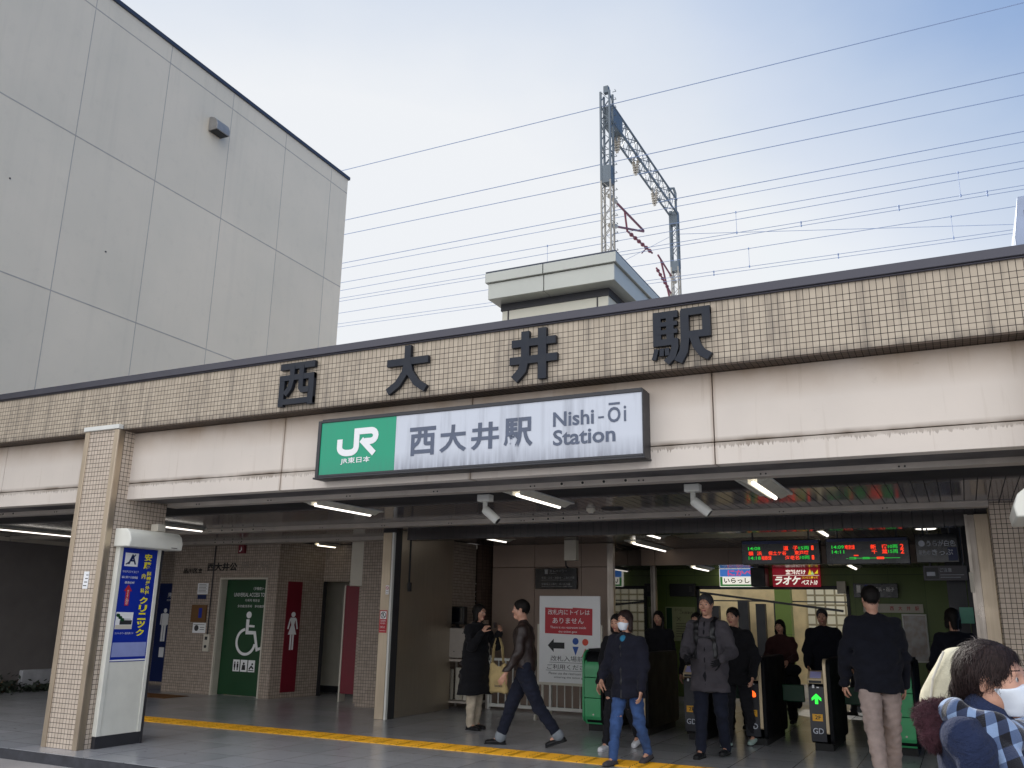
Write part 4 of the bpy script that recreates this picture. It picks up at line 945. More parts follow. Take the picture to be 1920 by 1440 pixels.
q = MB(); q.disc((-.36, 13.2, 2.75), (0, 0, 1), .15, .05, 28); q.build('ring', 'white_paint', o); q = MB(); q.disc((-.36, 13.2, 2.742), (0, 0, 1), .125, .007, 28); q.build('lens', 'tube', o)
for x, y, nm in ((-3.7, 21.0, 'left'), (-4.6, 21.5, 'right')):
    o = root('ceiling_light', (x, y, 2.55), 'lamp hanging in the yard beyond the opening, the %s of two' % ('right' if nm == 'left' else 'left'), 'ceiling light', LG)
    q = MB(); q.box(x-.16, x+.16, y-.5, y+.5, 2.45, 2.52); q.box(x-.03, x+.03, y-.03, y+.03, 2.52, 5.0); q.build('frame', 'white_paint', o); q = MB(); q.box(x-.12, x+.12, y-.48, y+.48, 2.43, 2.449); q.build('lamp_tube', 'tube', o)
# spotlights, smoke detector, ceiling hatch
def spot(x, y, label):
    o = root('spotlight', (x, y, 2.8), label, 'spotlight', 'white spotlights on the front ceiling')
    q = MB(); q.box(x-.075, x+.075, y-.055, y+.055, 2.72, 2.795); q.build('base', 'white_paint', o, bevel=.006)
    q = MB(); q.tube([(x, y, 2.72), (x, y, 2.635), (x+.02, y, 2.605)], .026, 10); q.build('arm', 'white_paint', o, smooth=True)
    a = Vector((x+.015, y-.01, 2.625)); d = Vector((.72, .10, -.62)).normalized()
    q = MB(); q.tube([a-d*.03, a-d*.02, a, a+d*.17, a+d*.185], [.02, .04, .048, .048, .042], 16); h = q.build('lamp_head', 'white_paint', o); sharp(h.data)
    q = MB(); q.tube([a+d*.186, a+d*.19], .036, 16); q.build('lens', 'dark', h)
spot(-4.60, 8.52, 'white spotlight on the front ceiling left of the middle light trough')
spot(-2.28, 8.52, 'white spotlight on the front ceiling left of the right light trough')
q = MB(); q.tube([(-3.98, 10.1, 2.80), (-3.98, 10.1, 2.775), (-3.98, 10.1, 2.76), (-3.98, 10.1, 2.745)], [.055, .055, .035, .03], 16); tag(q.build('smoke_detector', 'cream', None, origin=(-3.98, 10.1, 2.8)), 'small round smoke detector on the ceiling', 'detector')
q = MB(); q.tube([(-3.72, 10.15, 2.80), (-3.72, 10.15, 2.785)], [.14, .13], 24); tag(q.build('ceiling_vent', 'dark', None, origin=(-3.72, 10.15, 2.8)), 'round dark ceiling vent beside the smoke detector', 'vent')
MT['pad'] = mat('lilac reader pad', 'a9a8d8', .3); MT['mark'] = mat('pale grey mark', 'b7bcc6', .5)
# ------------------------------------------------------------------ departure boards
def board(x0, x1, z0, z1, rows, label, strip):
    o = root('departure_board', ((x0+x1)/2, 13.0, z0), label, 'departure board', 'departure boards over the gates')
    MB().box(x0, x1, 13.0, 13.18, z0, z1).build('casing', 'screen', o, bevel=.008)
    q = MB(); q.box(x0+.02, x1-.02, 12.996, 12.9995, z1-.055, z1-.015); q.build('header', strip, o)
    q = MB(); q.tube([(x0+.15, 13.09, z1), (x0+.15, 13.09, 2.8)], .015, 8); q.tube([(x1-.15, 13.09, z1), (x1-.15, 13.09, 2.8)], .015, 8); q.build('hanger', 'dark', o)
    P = PY(12.998); r = MB(); g = MB()
    for body, a, b, c, d, k in rows: text(r if k == 'r' else g, body, P, a, b, c, d, .002, .012)
    if x0 > -1.7:
        flat(P, -1.38, -1.355, 2.349, 2.353, .001, .003, g); flat(P, -1.28, -.70, 2.352, 2.358, .001, .003, g)
        for u in (-1.34, -1.17): flat(P, u, u+.09, 2.342, 2.349, .001, .003, g); flat(P, u, u+.09, 2.361, 2.368, .001, .003, g)
        flat(P, -.99, -.90, 2.34, 2.37, .003, .004, r); flat(P, -1.28, -1.22, 2.385, 2.398, .001, .003, r)
    r.build('red_text', 'led_red', o); g.build('green_text', 'led_green', o)
board(-2.80, -1.72, 2.285, 2.625, [('14:08', -2.70, -2.53, 2.485, 2.53, 'g'), ('逗', -2.21, -2.14, 2.475, 2.535, 'r'), ('子', -2.08, -2.01, 2.475, 2.535, 'r'), ('15両', -2.0, -1.86, 2.48, 2.53, 'g'), ('1', -1.83, -1.80, 2.475, 2.535, 'r'),
      ('横', -2.70, -2.63, 2.41, 2.468, 'r'), ('浜', -2.58, -2.51, 2.41, 2.468, 'r'), ('保土ケ谷', -2.42, -2.17, 2.41, 2.468, 'r'), ('東戸塚', -2.06, -1.87, 2.41, 2.468, 'r'),
      ('14:18', -2.70, -2.53, 2.35, 2.395, 'g'), ('相鉄線', -2.52, -2.38, 2.345, 2.403, 'r'), ('海老名', -2.19, -2.0, 2.345, 2.403, 'r'), ('10両', -1.99, -1.86, 2.35, 2.398, 'g'), ('1', -1.83, -1.80, 2.345, 2.403, 'r')],
      'left hanging board with three rows of red and green train times', 'navy_panel')
board(-1.64, -.58, 2.275, 2.635, [('14:09', -1.56, -1.40, 2.485, 2.53, 'g'), ('埼京線', -1.39, -1.26, 2.475, 2.535, 'r'), ('新', -1.06, -.99, 2.475, 2.535, 'r'), ('宿', -.92, -.85, 2.475, 2.535, 'r'), ('10両', -.84, -.72, 2.48, 2.53, 'g'), ('2', -.69, -.645, 2.475, 2.535, 'r'),
      ('14:11', -1.56, -1.40, 2.42, 2.465, 'g'), ('千', -1.05, -.98, 2.41, 2.468, 'r'), ('葉', -.92, -.85, 2.41, 2.468, 'r'), ('15両', -.84, -.72, 2.415, 2.465, 'g'), ('2', -.69, -.645, 2.41, 2.468, 'r')],
      'right hanging board with two rows of times above a green line diagram', 'navy_panel')
# illuminated advertisements above the opening
def lit(name, c, s=.5):
    k = NT(name); k.b.inputs['Base Color'].default_value = lin(c); k.b.inputs['Emission Color'].default_value = lin(c); k.b.inputs['Emission Strength'].default_value = s; return k.fin(.4)
Ls = {c: lit('lit '+c, h, s) for c, h, s in (('red', '8e1526', .35), ('white', 'ece8dc', .6), ('blue', '3f74c0', .5), ('green', 'a9d48a', .5), ('yellow', 'e8cf2a', .5), ('pink', 'd8507e', .5), ('darkgreen', '2e7a34', .4))}
def panel(x0, x1, z0, z1, m, label):
    o = root('lit_advertisement', ((x0+x1)/2, 18.4, z0), label, 'advertising panel', 'lit advertising panels above the yard opening')
    MB().box(x0, x1, 18.35, 18.449, z0, z1).build('light_box', Ls[m], o); return o
o = panel(-4.42, -3.66, 2.17, 2.525, 'white', 'white and blue lit panel with rounded lettering, left above the yard opening'); P = PY(18.349)
q = MB(); flat(P, -4.41, -3.67, 2.37, 2.52, 0, .003, q); q.build('blue_band', Ls['blue'], o)
q = MB(); flat(P, -4.41, -3.67, 2.18, 2.215, 0, .003, q); flat(P, -4.41, -4.36, 2.216, 2.365, 0, .003, q); q.build('green_band', Ls['darkgreen'], o)
q = MB(); text(q, 'いらっしゃ', P, -4.33, -3.69, 2.235, 2.345, .004, .03); q.build('lettering', 'deepgreen', o)
q = MB(); text(q, 'にかべ', P, -4.25, -3.75, 2.385, 2.505, .005, .03); q.build('pink_lettering', Ls['pink'], o)
o = panel(-3.36, -2.46, 2.17, 2.525, 'red', 'red lit karaoke panel with large white lettering, right above the yard opening')
sh = lambda u, v, t=0: (u+.22*(v-2.17), 18.349-t, v)
q = MB(); text(q, 'ラオケ', sh, -3.34, -2.86, 2.205, 2.375, .004, .035); text(q, 'ベスト10', sh, -2.83, -2.53, 2.205, 2.30, .004, .03); text(q, '室料だけ', P, -3.1, -2.72, 2.405, 2.50, .004, .03); flat(P, -3.35, -2.47, 2.385, 2.391, 0, .003, q); q.build('lettering', Ls['white'], o)
q = MB(); text(q, 'コンビニ寄って', P, -2.80, -2.50, 2.325, 2.37, .004, .02); q.prism([(-2.68, 2.40), (-2.60, 2.40), (-2.64, 2.51)], lambda u, v, k: P(u, v, .002+.002*k)); q.prism([(-2.56, 2.42), (-2.49, 2.42), (-2.49, 2.5)], lambda u, v, k: P(u, v, .002+.002*k)); q.build('yellow_lettering', Ls['yellow'], o)
q = MB(); q.prism([(-2.62, 2.40), (-2.56, 2.40), (-2.60, 2.48)], lambda u, v, k: P(u, v, .005+.002*k)); q.build('green_mark', Ls['green'], o)
q = MB(); q.box(-3.70, -3.42, 17.9, 18.3, 2.16, 2.52); tag(q.build('hanging_speaker', 'black', None, bevel=.01, origin=(-3.56, 18.1, 2.16)), 'black box hanging between the two lit panels above the opening', 'box')
# ------------------------------------------------------------------ hall signs
def sign(name, x0, x1, z0, z1, y, m, label, cat, th=.03):
    o = root(name, ((x0+x1)/2, y, z0), label, cat); MB().box(x0, x1, y, y+th, z0, z1).build('panel', m, o, bevel=.003); return o
o = sign('platform_sign', -1.86, -1.08, 1.97, 2.23, 18.3, 'screen', 'dark platform sign with a white 1 on the green wall', 'sign', .1); P = PY(18.299)
q = MB(); text(q, '1', P, -1.80, -1.73, 2.06, 2.2, .003, .03); text(q, '横浜・逗子', P, -1.5, -1.14, 2.08, 2.16, .003, .01); q.build('lettering', 'white_print', o); q = MB(); flat(P, -1.66, -1.54, 2.0, 2.2, 0, .003, q); q.build('line_colour', 'blue_print', o)
o = sign('wall_notice', -1.42, -1.22, 2.02, 2.18, 18.42, 'cream', 'small pale notice beside the platform sign on the green wall', 'notice'); q = MB(); text(q, 'ご案内', PY(18.419), -1.39, -1.25, 2.06, 2.13); q.build('lettering', 'grey_print', o)
o = sign('station_name_strip', -1.72, -.68, 1.70, 1.86, 18.4, 'cream', 'long pale strip lettered with the station name on the green wall', 'sign'); q = MB(); text(q, '西　大　井　駅', PY(18.399), -1.25, -.75, 1.74, 1.82, .003, .01); q.build('lettering', 'red', o)
o = sign('framed_poster', -1.06, -.64, .82, 1.68, 18.38, 'white_paint', 'white framed brownish area map poster at the right end of the green wall', 'poster')
k = NT('brownish map print'); g = k.pos(); k.l(k.mix(k.rng(k.noise(g, 7, 5), .4, .65, 0, 1), lin('7d6a5e'), lin('9a9792')), k.b.inputs['Base Color']); mp = k.fin(.25)
q = MB(); flat(PY(18.379), -1.035, -.665, .85, 1.65, 0, .003, q); q.build('print', mp, o)
o = sign('wall_map', -5.60, -4.97, 1.08, 1.76, 18.42, mat('pale green board', 'a9ad82', .6, 0, .1), 'pale green guide board with small print left of the yard opening', 'notice board'); P = PY(18.419)
q = MB(); flat(P, -5.58, -5.46, 1.12, 1.74, 0, .003, q); q.build('side_band', 'deepgreen', o)
q = MB(); text(q, 'のりば', P, -5.40, -5.25, 1.68, 1.73); text(q, 'ご利用案内', P, -5.3, -5.02, 1.62, 1.67); text(q, '✕', P, -5.36, -5.28, 1.48, 1.56)
for i in range(6): flat(P, -5.38, -5.02-.06*(i % 3), 1.42-i*.05, 1.43-i*.05, 0, .002, q)
q.build('lettering', 'grey_print', o)
o = sign('wall_monitor', -5.46, -4.93, 1.97, 2.23, 18.3, 'black', 'black monitor box mounted on the wall above the guide board', 'monitor', .14); q = MB(); text(q, '1', PY(18.299), -5.05, -4.99, 2.06, 2.18); q.build('lettering', 'grey_print', o)
o = MB(); o.box(-2.15, -1.99, 18.25, 18.40, 2.04, 2.27); tag(o.build('wall_speaker', 'cream', None, bevel=.008, origin=(-2.07, 18.4, 2.04)), 'cream wall speaker at the top right corner of the yard opening', 'speaker')
o = sign('fare_sign', -.50, .0, 2.29, 2.66, 13.0, 'screen', 'dark hanging sign about ticket backs at the right of the boards', 'sign', .06); P = PY(12.999)
q = MB(); circle(q, P, -.425, 2.535, .04, 0, .003); text(q, 'うらが白色', P, -.365, -.02, 2.495, 2.575, .003, .012); text(q, '灰色の', P, -.47, -.33, 2.385, 2.45, .003, .006); text(q, 'きっぷ', P, -.31, -.06, 2.38, 2.46, .003, .012); q.build('lettering', 'mark', o)
q = MB(); flat(P, -.12, -.01, 2.31, 2.48, 0, .0025, q); q.build('blue_field', 'navy_panel', o); q = MB(); q.tube([(-.4, 13.03, 2.66), (-.4, 13.03, 2.8)], .012, 6); q.tube([(-.08, 13.03, 2.66), (-.08, 13.03, 2.8)], .012, 6); q.build('hanger', 'dark', o)
o = sign('picture_sign', -.44, .08, 2.06, 2.25, 13.1, mat('dim grey sign', '4d4b50', .5), 'dim grey picture sign hung below the dark ticket sign', 'sign', .04)
q = MB(); flat(PY(13.099), -.42, -.26, 2.08, 2.23, 0, .003, q); q.build('picture', 'black', o); q = MB(); text(q, 'ご注意', PY(13.099), -.24, -.1, 2.17, 2.22); flat(PY(13.099), -.24, .04, 2.13, 2.135, 0, .002, q); flat(PY(13.099), -.24, .0, 2.1, 2.105, 0, .002, q); flat(PY(13.095), -.40, -.3, 2.12, 2.17, 0, .001, q); q.build('lettering', 'mark', o)
q = MB(); q.tube([(-.35, 13.12, 2.25), (-.35, 13.12, 2.8)], .010, 6); q.tube([(.04, 13.12, 2.25), (.04, 13.12, 2.8)], .010, 6); q.build('hanger', 'dark', o)
o = root('counter_display', (.02, 13.1, 0), 'mint green display panel on a post by the right counter', 'display'); MB().box(-.06, .10, 13.05, 13.10, 1.52, 1.72).build('panel', mat('mint panel', '4f9a80', .4), o); MB().box(.03, .05, 13.06, 13.08, 0, 1.52).build('post', 'dark', o)
o = MB(); o.box(.085, .125, 11.43, 11.459, 1.86, 2.08); tag(o.build('name_plate', 'cream', None, origin=(.1, 11.45, 1.86)), 'narrow pale plate high beside the right shutter guide', 'plate')
o = root('hanging_sign', (-5.9, 14.2, 2.8), 'cream hanging box sign in front of the elevator wall', 'hanging sign'); MB().box(-6.06, -5.84, 14.12, 14.24, 2.45, 2.795).build('box', 'cream', o, bevel=.004)
q = MB(); q.tube([(-6.05, 14.18, 2.45), (-6.05, 14.18, 2.36), (-5.98, 14.1, 2.33)], .014, 6); q.build('hook', 'black', o)
o = sign('elevator_sign', -6.93, -6.12, 2.0, 2.365, 14.82, 'screen', 'dark elevator guide sign with three rows of pale print on the beige wall', 'sign', .07); P = PY(14.819)
q = MB(); text(q, 'エレベーター', P, -6.64, -6.30, 2.29, 2.335); text(q, '蛇窪・立会・滝間通・二葉町方面', P, -6.80, -6.16, 2.175, 2.215); text(q, '伊藤博文公墓所・品川区方面', P, -6.80, -6.24, 2.065, 2.105); text(q, 'Elevator', P, -6.64, -6.5, 2.265, 2.28)
for v in (2.15, 2.04): flat(P, -6.8, -6.2, v, v+.006, 0, .002, q)
flat(P, -6.74, -6.68, 2.26, 2.34, 0, .002, q); q.build('lettering', mat('dim white print', '9b9b9b', .5), o)
# notice stand: restroom notice
ab = root('notice_stand', (-5.5, 13.05, 0), 'white notice stand with a red heading about toilets, by the first green gate', 'notice stand'); P = PY(13.0)
MB().box(-6.0, -4.98, 13.0, 13.03, .54, 1.83).build('board', 'white_print', ab, bevel=.004)
q = MB(); q.box(-6.02, -4.96, 13.005, 13.035, .50, .539); q.box(-6.03, -6.002, 13.0, 13.035, .2, 1.4); q.box(-4.978, -4.95, 13.0, 13.035, .2, 1.4); q.build('frame', 'cream', ab)
for x in (-5.95, -5.03):
    q = MB(); q.tube([(x, 13.05, .5), (x, 13.05, .07)], .014, 8); q.tube([(x, 12.75, .07), (x, 13.35, .07)], .014, 8); lg = q.build('leg', 'cream', ab)
    for y in (12.78, 13.32): q = MB(); q.disc((x-.015, y, .035), (1, 0, 0), .035, .03, 14); q.build('caster', 'cream', lg)
q = MB(); q.prism([(-5.90, 1.265), (-5.11, 1.245), (-5.105, 1.64), (-5.43, 1.655), (-5.432, 1.64), (-5.90, 1.655)], lambda u, v, k: P(u, v, .001+.002*k)); q.build('red_heading', 'red', ab)
q = MB(); text(q, '改札内にトイレは', P, -5.85, -5.15, 1.545, 1.625, .004, .004); text(q, 'ありません', P, -5.77, -5.25, 1.415, 1.50, .004, .004); text(q, 'There is no restroom inside', P, -5.81, -5.21, 1.34, 1.375, .004); text(q, 'the ticket gate', P, -5.67, -5.36, 1.27, 1.31, .004); q.build('white_lettering', 'white_print', ab)
q = MB(); q.prism([(-5.85, 1.085), (-5.75, 1.185), (-5.75, 1.13), (-5.57, 1.13), (-5.57, 1.04), (-5.75, 1.04), (-5.75, .985)], lambda u, v, k: P(u, v, .001+.002*k))
text(q, '改札入場前に', P, -5.80, -5.15, .855, .935, .003, 0); flat(P, -5.82, -5.13, .833, .838, 0, .002, q); text(q, 'ご利用ください', P, -5.86, -5.12, .735, .81, .003, 0); flat(P, -5.88, -5.1, .715, .72, 0, .002, q); text(q, 'Please use the restroom before', P, -5.83, -5.13, .66, .695); text(q, 'entering the ticket gate', P, -5.74, -5.2, .60, .635); q.build('black_lettering', 'black_print', ab)
q = MB(); circle(q, P, -5.385, 1.155, .05, 0, .003); q.prism([(-5.435, 1.075), (-5.335, 1.075), (-5.385, .945)], lambda u, v, k: P(u, v, .003*k)); q.build('blue_figure', mat('blue figure print', '1b4da0', .5), ab)
q = MB(); circle(q, P, -5.225, 1.145, .05, 0, .003); q.prism([(-5.28, .93), (-5.17, .93), (-5.225, 1.055)], lambda u, v, k: P(u, v, .003*k)); q.build('red_figure', mat('orange red figure print', 'd1462e', .5), ab)
# railing
rl = root('railing', (-6.2, 13.9, 0), 'low white metal railing behind the people in front of the elevator wall', 'railing')
q = MB(); q.box(-7.36, -4.95, 13.88, 13.92, .78, .82); q.box(-7.36, -4.95, 13.885, 13.915, .04, .09)
q.build('rail', 'white_paint', rl); q = MB(); x = -7.3
while x < -4.95: q.tube([(x, 13.9, .09), (x, 13.9, .78)], .011, 8); x += .135
q.build('bars', 'white_paint', rl)
for x in (-7.34, -6.2, -4.97): MB().box(x-.02, x+.02, 13.88, 13.92, 0, .86).build('post', 'white_paint', rl)
# ticket counter cabinet
cb = root('counter_cabinet', (-7.7, 13.6, 0), 'beige counter cabinet with an open lower frame left of the black coated person', 'cabinet')
MB().box(-8.03, -7.36, 13.4, 13.95, .82, 1.30).build('body', mat('beige cabinet', 'a39b93', .5, 0, .06), cb, bevel=.008)
q = MB()
for x, z in ((-7.94, 1.2), (-7.6, 1.22), (-7.9, .93), (-7.76, .92), (-7.6, .93)): q.disc((x, 13.399, z), (0, -1, 0), .009, .004, 10)
q.build('bolt', 'dark', cb)
q = MB()
for x in (-8.0, -7.39):
    for y in (13.43, 13.92): q.box(x-.018, x+.018, y-.018, y+.018, 0, .819)
q.box(-8.0, -7.39, 13.44, 13.91, .10, .13); q.box(-7.98, -7.41, 13.42, 13.44, .76, .80); q.build('frame', 'rail', cb)
q = MB()
for i, w in enumerate((.05, .09, .03, .07, .04, .08)): q.box(-7.93+i*.085, -7.93+i*.085+w, 13.6+.03*(i % 3), 13.63+.03*(i % 3), .135, .62+.03*(i % 2))
q.build('paper_rack', 'cream', cb)
q = MB(); q.prism([(13.45, 1.305), (13.9, 1.305), (13.9, 1.44)], lambda u, v, k: (-7.66+.28*k, u, v)); tag(q.build('paper_tray', 'beige_panel', None, origin=(-7.52, 13.6, 1.305)), 'sloping beige paper tray on the counter cabinet', 'tray')
mo = root('monitor', (-7.83, 13.7, 1.31), 'black monitor standing on the counter cabinet', 'monitor'); q = MB(); q.box(-8.02, -7.70, 13.6, 13.72, 1.36, 1.66); q.build('case', 'black', mo, bevel=.012); q = MB(); q.box(-7.99, -7.74, 13.597, 13.5995, 1.40, 1.63); q.build('screen', 'screen', mo); q = MB(); q.box(-7.95, -7.77, 13.58, 13.75, 1.303, 1.32); q.box(-7.89, -7.83, 13.64, 13.68, 1.32, 1.36); q.build('stand', 'black', mo)
o = sign('wall_poster', -9.17, -8.88, 1.62, 2.0, 15.57, mat('ochre print', '6d6228', .6), 'ochre notice on the brown tiled wall', 'poster', .02)
o = sign('wall_poster', -8.72, -8.33, 1.55, 2.28, 15.57, 'screen', 'tall dark poster with a grey pattern on the brown tiled wall', 'poster', .02); q = MB()
for i in range(40): u, v = rng.uniform(-8.68, -8.40), rng.uniform(1.62, 2.18); flat(PY(15.569), u, u+.04, v, v+.02, 0, .001+.0001*i, q)
q.build('print', 'mark', o)
# ------------------------------------------------------------------ ticket gates
GG = 'ticket gates in a row'
def profile(y0, y1, z0, z1, rt, rb):
    return arc(y0+rt, z1-rt, rt, rt, 180, 90, 6)+arc(y1-rt, z1-rt, rt, rt, 90, 0, 6)+arc(y1-rb, z0+rb, rb, rb, 0, -90, 5)+arc(y0+rb, z0+rb, rb, rb, -90, -180, 5)
def gate(xr, y0, label, lamp, green=False, mark='GD'):
    """xr = right edge; the front panel sits left of a beige trim strip"""
    w = .27; x0 = xr-w; y1 = y0+1.42
    o = root('ticket_gate', ((x0+xr)/2, y0+.7, 0), label, 'ticket gate', GG)
    X = lambda a, b: (lambda u, v, k: (a+(b-a)*k, u, v))
    if not green:
        q = MB(); q.prism(profile(y0, y1, .085, 1.06, .10, .07), X(x0+.225, xr)); q.prism(profile(y0+.05, y1-.05, .085, .80, .03, .07), X(x0, x0+.184)); q.build('body', 'gate_black', o, bevel=.004)
        q = MB(); q.prism(profile(y0-.008, y0+.20, .20, 1.066, .08, .02), X(x0+.186, x0+.223)); q.build('trim_strip', 'gate_trim', o, bevel=.003); q = MB(); q.prism(profile(y0+.19, y1-.05, .20, 1.064, .02, .02), X(x0+.187, x0+.222)); q.build('core', 'gate_black', o)
        q = MB(); q.prism([(y0+.02, .11), (y0+.048, .11), (y0+.048, .76), (y0+.0, .74), (y0, .25)], X(x0+.004, x0+.182)); q.build('front_panel', 'gate_grey', o)
        q = MB(); q.prism([(y0-.01, .775), (y0-.02, .83), (y0+.10, .915), (y0+.34, .915), (y0+.34, .80), (y0+.0, .775)], X(x0+.0, x0+.182)); rd = q.build('card_reader', 'gate_trim', o, bevel=.005)
        q = MB(); q.prism([(0, 0), (1, 0), (1, 1), (0, 1)], lambda u, v, k: (x0+.03+.13*u, y0-.021+.126*(.12+.76*v)-.001, .829+.088*(.12+.76*v)+.003+.003*k)); q.build('reader_pad', 'pad', rd)
        q = MB(); q.box(x0+.02, x0+.165, y0-.022, y0-.008, .784, .812); q.build('ticket_slot', 'black', rd)
        yf = y0-.001
    else:
        q = MB(); q.prism(profile(y0+.02, y1, .085, 1.05, .14, .09), X(x0+.03, xr)); q.build('body', 'gate_black', o, bevel=.004)
        q = MB(); pf = profile(y0, y0+.5, .085, 1.06, .16, .10)
        for a, b, c, d in ((.09, .43, x0+.0, xr-.03), (.436, .70, x0, xr-.03), (.706, .93, x0, xr-.03)):
            q.prism([(y0+(.06 if a < .1 else 0), a), (y0+.10, a), (y0+.10, b), (y0+(.03 if b > .9 else 0), b), (y0, b-.06), (y0, a+.1)], X(c, d))
        q.prism(profile(y0-.004, y1-.1, .11, 1.07, .17, .10), X(x0-.03, x0-.002)); q.build('green_front', 'green_paint', o, bevel=.006)
        q = MB(); q.box(x0+.02, xr-.02, y0+.12, y1-.2, 1.052, 1.085); q.prism([(y0+.035, .935), (y0+.101, .935), (y0+.13, 1.045), (y0+.10, 1.045)], X(x0+.01, xr-.035)); q.build('top_panel', 'gate_black', o)
        q = MB(); q.disc(((x0+xr)/2, y0-.001, .22), (0, -1, 0), .012, .004, 12); q.build('lock', 'steel', o)
        yf = y0+.019
    MB().box(x0+.03, xr-.03, y0+.09, y1-.09, 0, .084).build('base', 'rubber', o)
    cx = x0+.093; P = PY(yf)
    if not green:
        q = MB(); text(q, mark, P, cx-.062, cx+.062, .20, .265, .003, .01); q.build('lettering', 'mark', o)
        q = MB(); flat(P, cx-.06, cx+.06, .345, .425, 0, .003, q); s2 = q.build('yellow_sticker', 'yellow', o); q = MB(); text(q, '2F', PY(yf-.003), cx-.03, cx+.04, .365, .41, .001, .02); q.build('sticker_print', 'black_print', s2)
        q = MB()
        if lamp == 'arrow': q.prism([(cx-.018, .54), (cx+.018, .54), (cx+.018, .605), (cx+.055, .575), (cx+.055, .61), (cx, .66), (cx-.055, .61), (cx-.055, .575), (cx-.018, .605)], lambda u, v, k: P(u, v, .001+.002*k))
        elif lamp == 'stop': q.prism(arc(cx, .60, .055, .055, -20, 200, 16)+[(cx-.03, .575), (cx+.03, .575)], lambda u, v, k: P(u, v, .001+.002*k)); 
        if lamp: q.build('lamp', 'led_arrow' if lamp == 'arrow' else 'led_orange', o)
        q = MB(); flat(P, cx-.04, cx-.015, .725, .76, 0, .012, q); flat(P, cx+.01, cx+.04, .725, .74, 0, .012, q); q.build('small_mark', 'white_print', o)
    return o
def flapdoor(o, x0, x1, y): q = MB(); q.box(x0, x1, y, y+.035, .46, .68); q.build('flap', 'flap', o, bevel=.012)
g1 = gate(-4.58, 12.02, 'green fronted end gate left of the navy jacketed woman', None, True)
g2 = gate(-3.90, 11.95, 'black gate with a white 1D mark directly behind the navy jacketed woman', None, False, '1D')
g3 = gate(-3.13, 11.9, 'black gate mostly hidden behind the man in the grey coat, its beige strip showing', None, False)
g4 = gate(-2.335, 11.85, 'black gate with an orange stop lamp and a yellow sticker', 'stop', False)
g5 = gate(-1.545, 11.8, 'black gate with a green arrow lamp, left of the tall man in beige trousers', 'arrow', False)
g6 = gate(-.62, 11.95, 'green fronted end gate behind the legs of the tall man in beige trousers', None, True)
q = MB(); text(q, 'DS', PX(-.619), 12.1, 12.3, .19, .29, .002, .02); q.build('lettering', 'mark', g6)
flapdoor(g4, -2.33, -2.04, 12.95); flapdoor(g5, -1.98, -1.83, 12.95); flapdoor(g5, -1.54, -1.27, 12.95); flapdoor(g3, -3.12, -2.9, 12.95)
o = root('reader_post', (-1.35, 14.2, 0), 'slim steel handrail post beyond the gate with the green arrow', 'post'); q = MB(); q.tube([(-1.38, 14.2, 0), (-1.38, 14.2, 1.05)], .02, 10); q.tube([(-1.52, 14.2, 1.0), (-1.30, 14.2, 1.0)], .014, 8); q.tube([(-1.52, 14.2, .82), (-1.36, 14.2, .82)], .014, 8); q.build('rail', 'steel', o, smooth=True)
# ------------------------------------------------------------------ people
def v3(*a): return np.array(a, float)
def rotm(yaw, pitch, roll=0):
    return np.array(Matrix.Rotation(R(yaw), 3, 'Z') @ Matrix.Rotation(R(pitch), 3, 'X') @ Matrix.Rotation(R(roll), 3, 'Y'))
def head_geo(h, s=1.0, mask=False, female=False):
    """head in its own frame, facing +y, about 0.23 tall; face features by smooth union"""
    j = .85 if female else 1.0
    pr = [rc((0, -.016, .032), (0, -.012, .036), .0775, .0765, (1, .83, .97)), rc((0, .022, -.01), (0, .044, -.088), .062, .033*j, (1.02, 1, 1)),
          rc((-.03*j, .0, -.055), (.03*j, .0, -.055), .042, .042), rc((-.035, .052, -.02), (.035, .052, -.02), .030, .030),
          rc((0, .080, .014), (0, .1015, -.024), .0075, .0105), rc((-.010, .090, -.029), (.010, .090, -.029), .0085, .0085), rc((-.034, .0715, .030), (.034, .0715, .030), .0135, .0135), rc((-.040, .0745, .0165), (-.022, .080, .0175), .0048, .0048), rc((.040, .0745, .0165), (.022, .080, .0175), .0048, .0048),
          rc((-.016, .083, -.0555), (.016, .083, -.0555), .0062, .0062), rc((-.012, .081, -.0655), (.012, .081, -.0655), .0072, .0072), rc((0, .073, -.088), (0, .07, -.092), .015, .013),
          rc((-.079, -.012, .008), (-.075, -.016, -.024), .0145, .010, (2.4, 1, 1)), rc((.079, -.012, .008), (.075, -.016, -.024), .0145, .010, (2.4, 1, 1)),
          rc((0, -.020, -.05), (0, -.035, -.20), .050*j+.003, .056)]
    ks = [.02, .02, .03, .03, .012, .010, .02, .005, .005, .008, .008, .02, .008, .008, .025]
    cuts = [(rc((-.032, .099, .008), (-.032, .097, .008), .0165, .0165), .012), (rc((.032, .099, .008), (.032, .097, .008), .0165, .0165), .012), (rc((-.014, .0915, -.0605), (.014, .0915, -.0605), .0022, .0022), .004)]
    V, F = blob(pr, h, ks=ks, cuts=cuts); E = []
    for sx in (-1, 1):
        ev, ef = blob([rc((sx*.0315, .0720, .0065), (sx*.0315, .0721, .0065), .0118, .0118)], h*.7); E.append((ev*s, ef, lambda c, sx=sx: np.where(np.hypot(c[:, 0]/s-sx*.0305, c[:, 2]/s-.0065) < .0074, 3, 2)))
    def m(c):
        c = c/s; r = np.zeros(len(c), int)
        r[(np.abs(c[:, 0]) < .020) & (c[:, 1] > .078) & (c[:, 2] > -.0725) & (c[:, 2] < -.0505)] = 1
        b = (np.abs(np.abs(c[:, 0])-.032) < .019) & (c[:, 1] > .06) & (np.abs(c[:, 2]-.0335-.02*(.032-np.abs(np.abs(c[:, 0])-.032))) < .0024); r[b] = 4
        return r
    return [(V*s, F, m)]+E
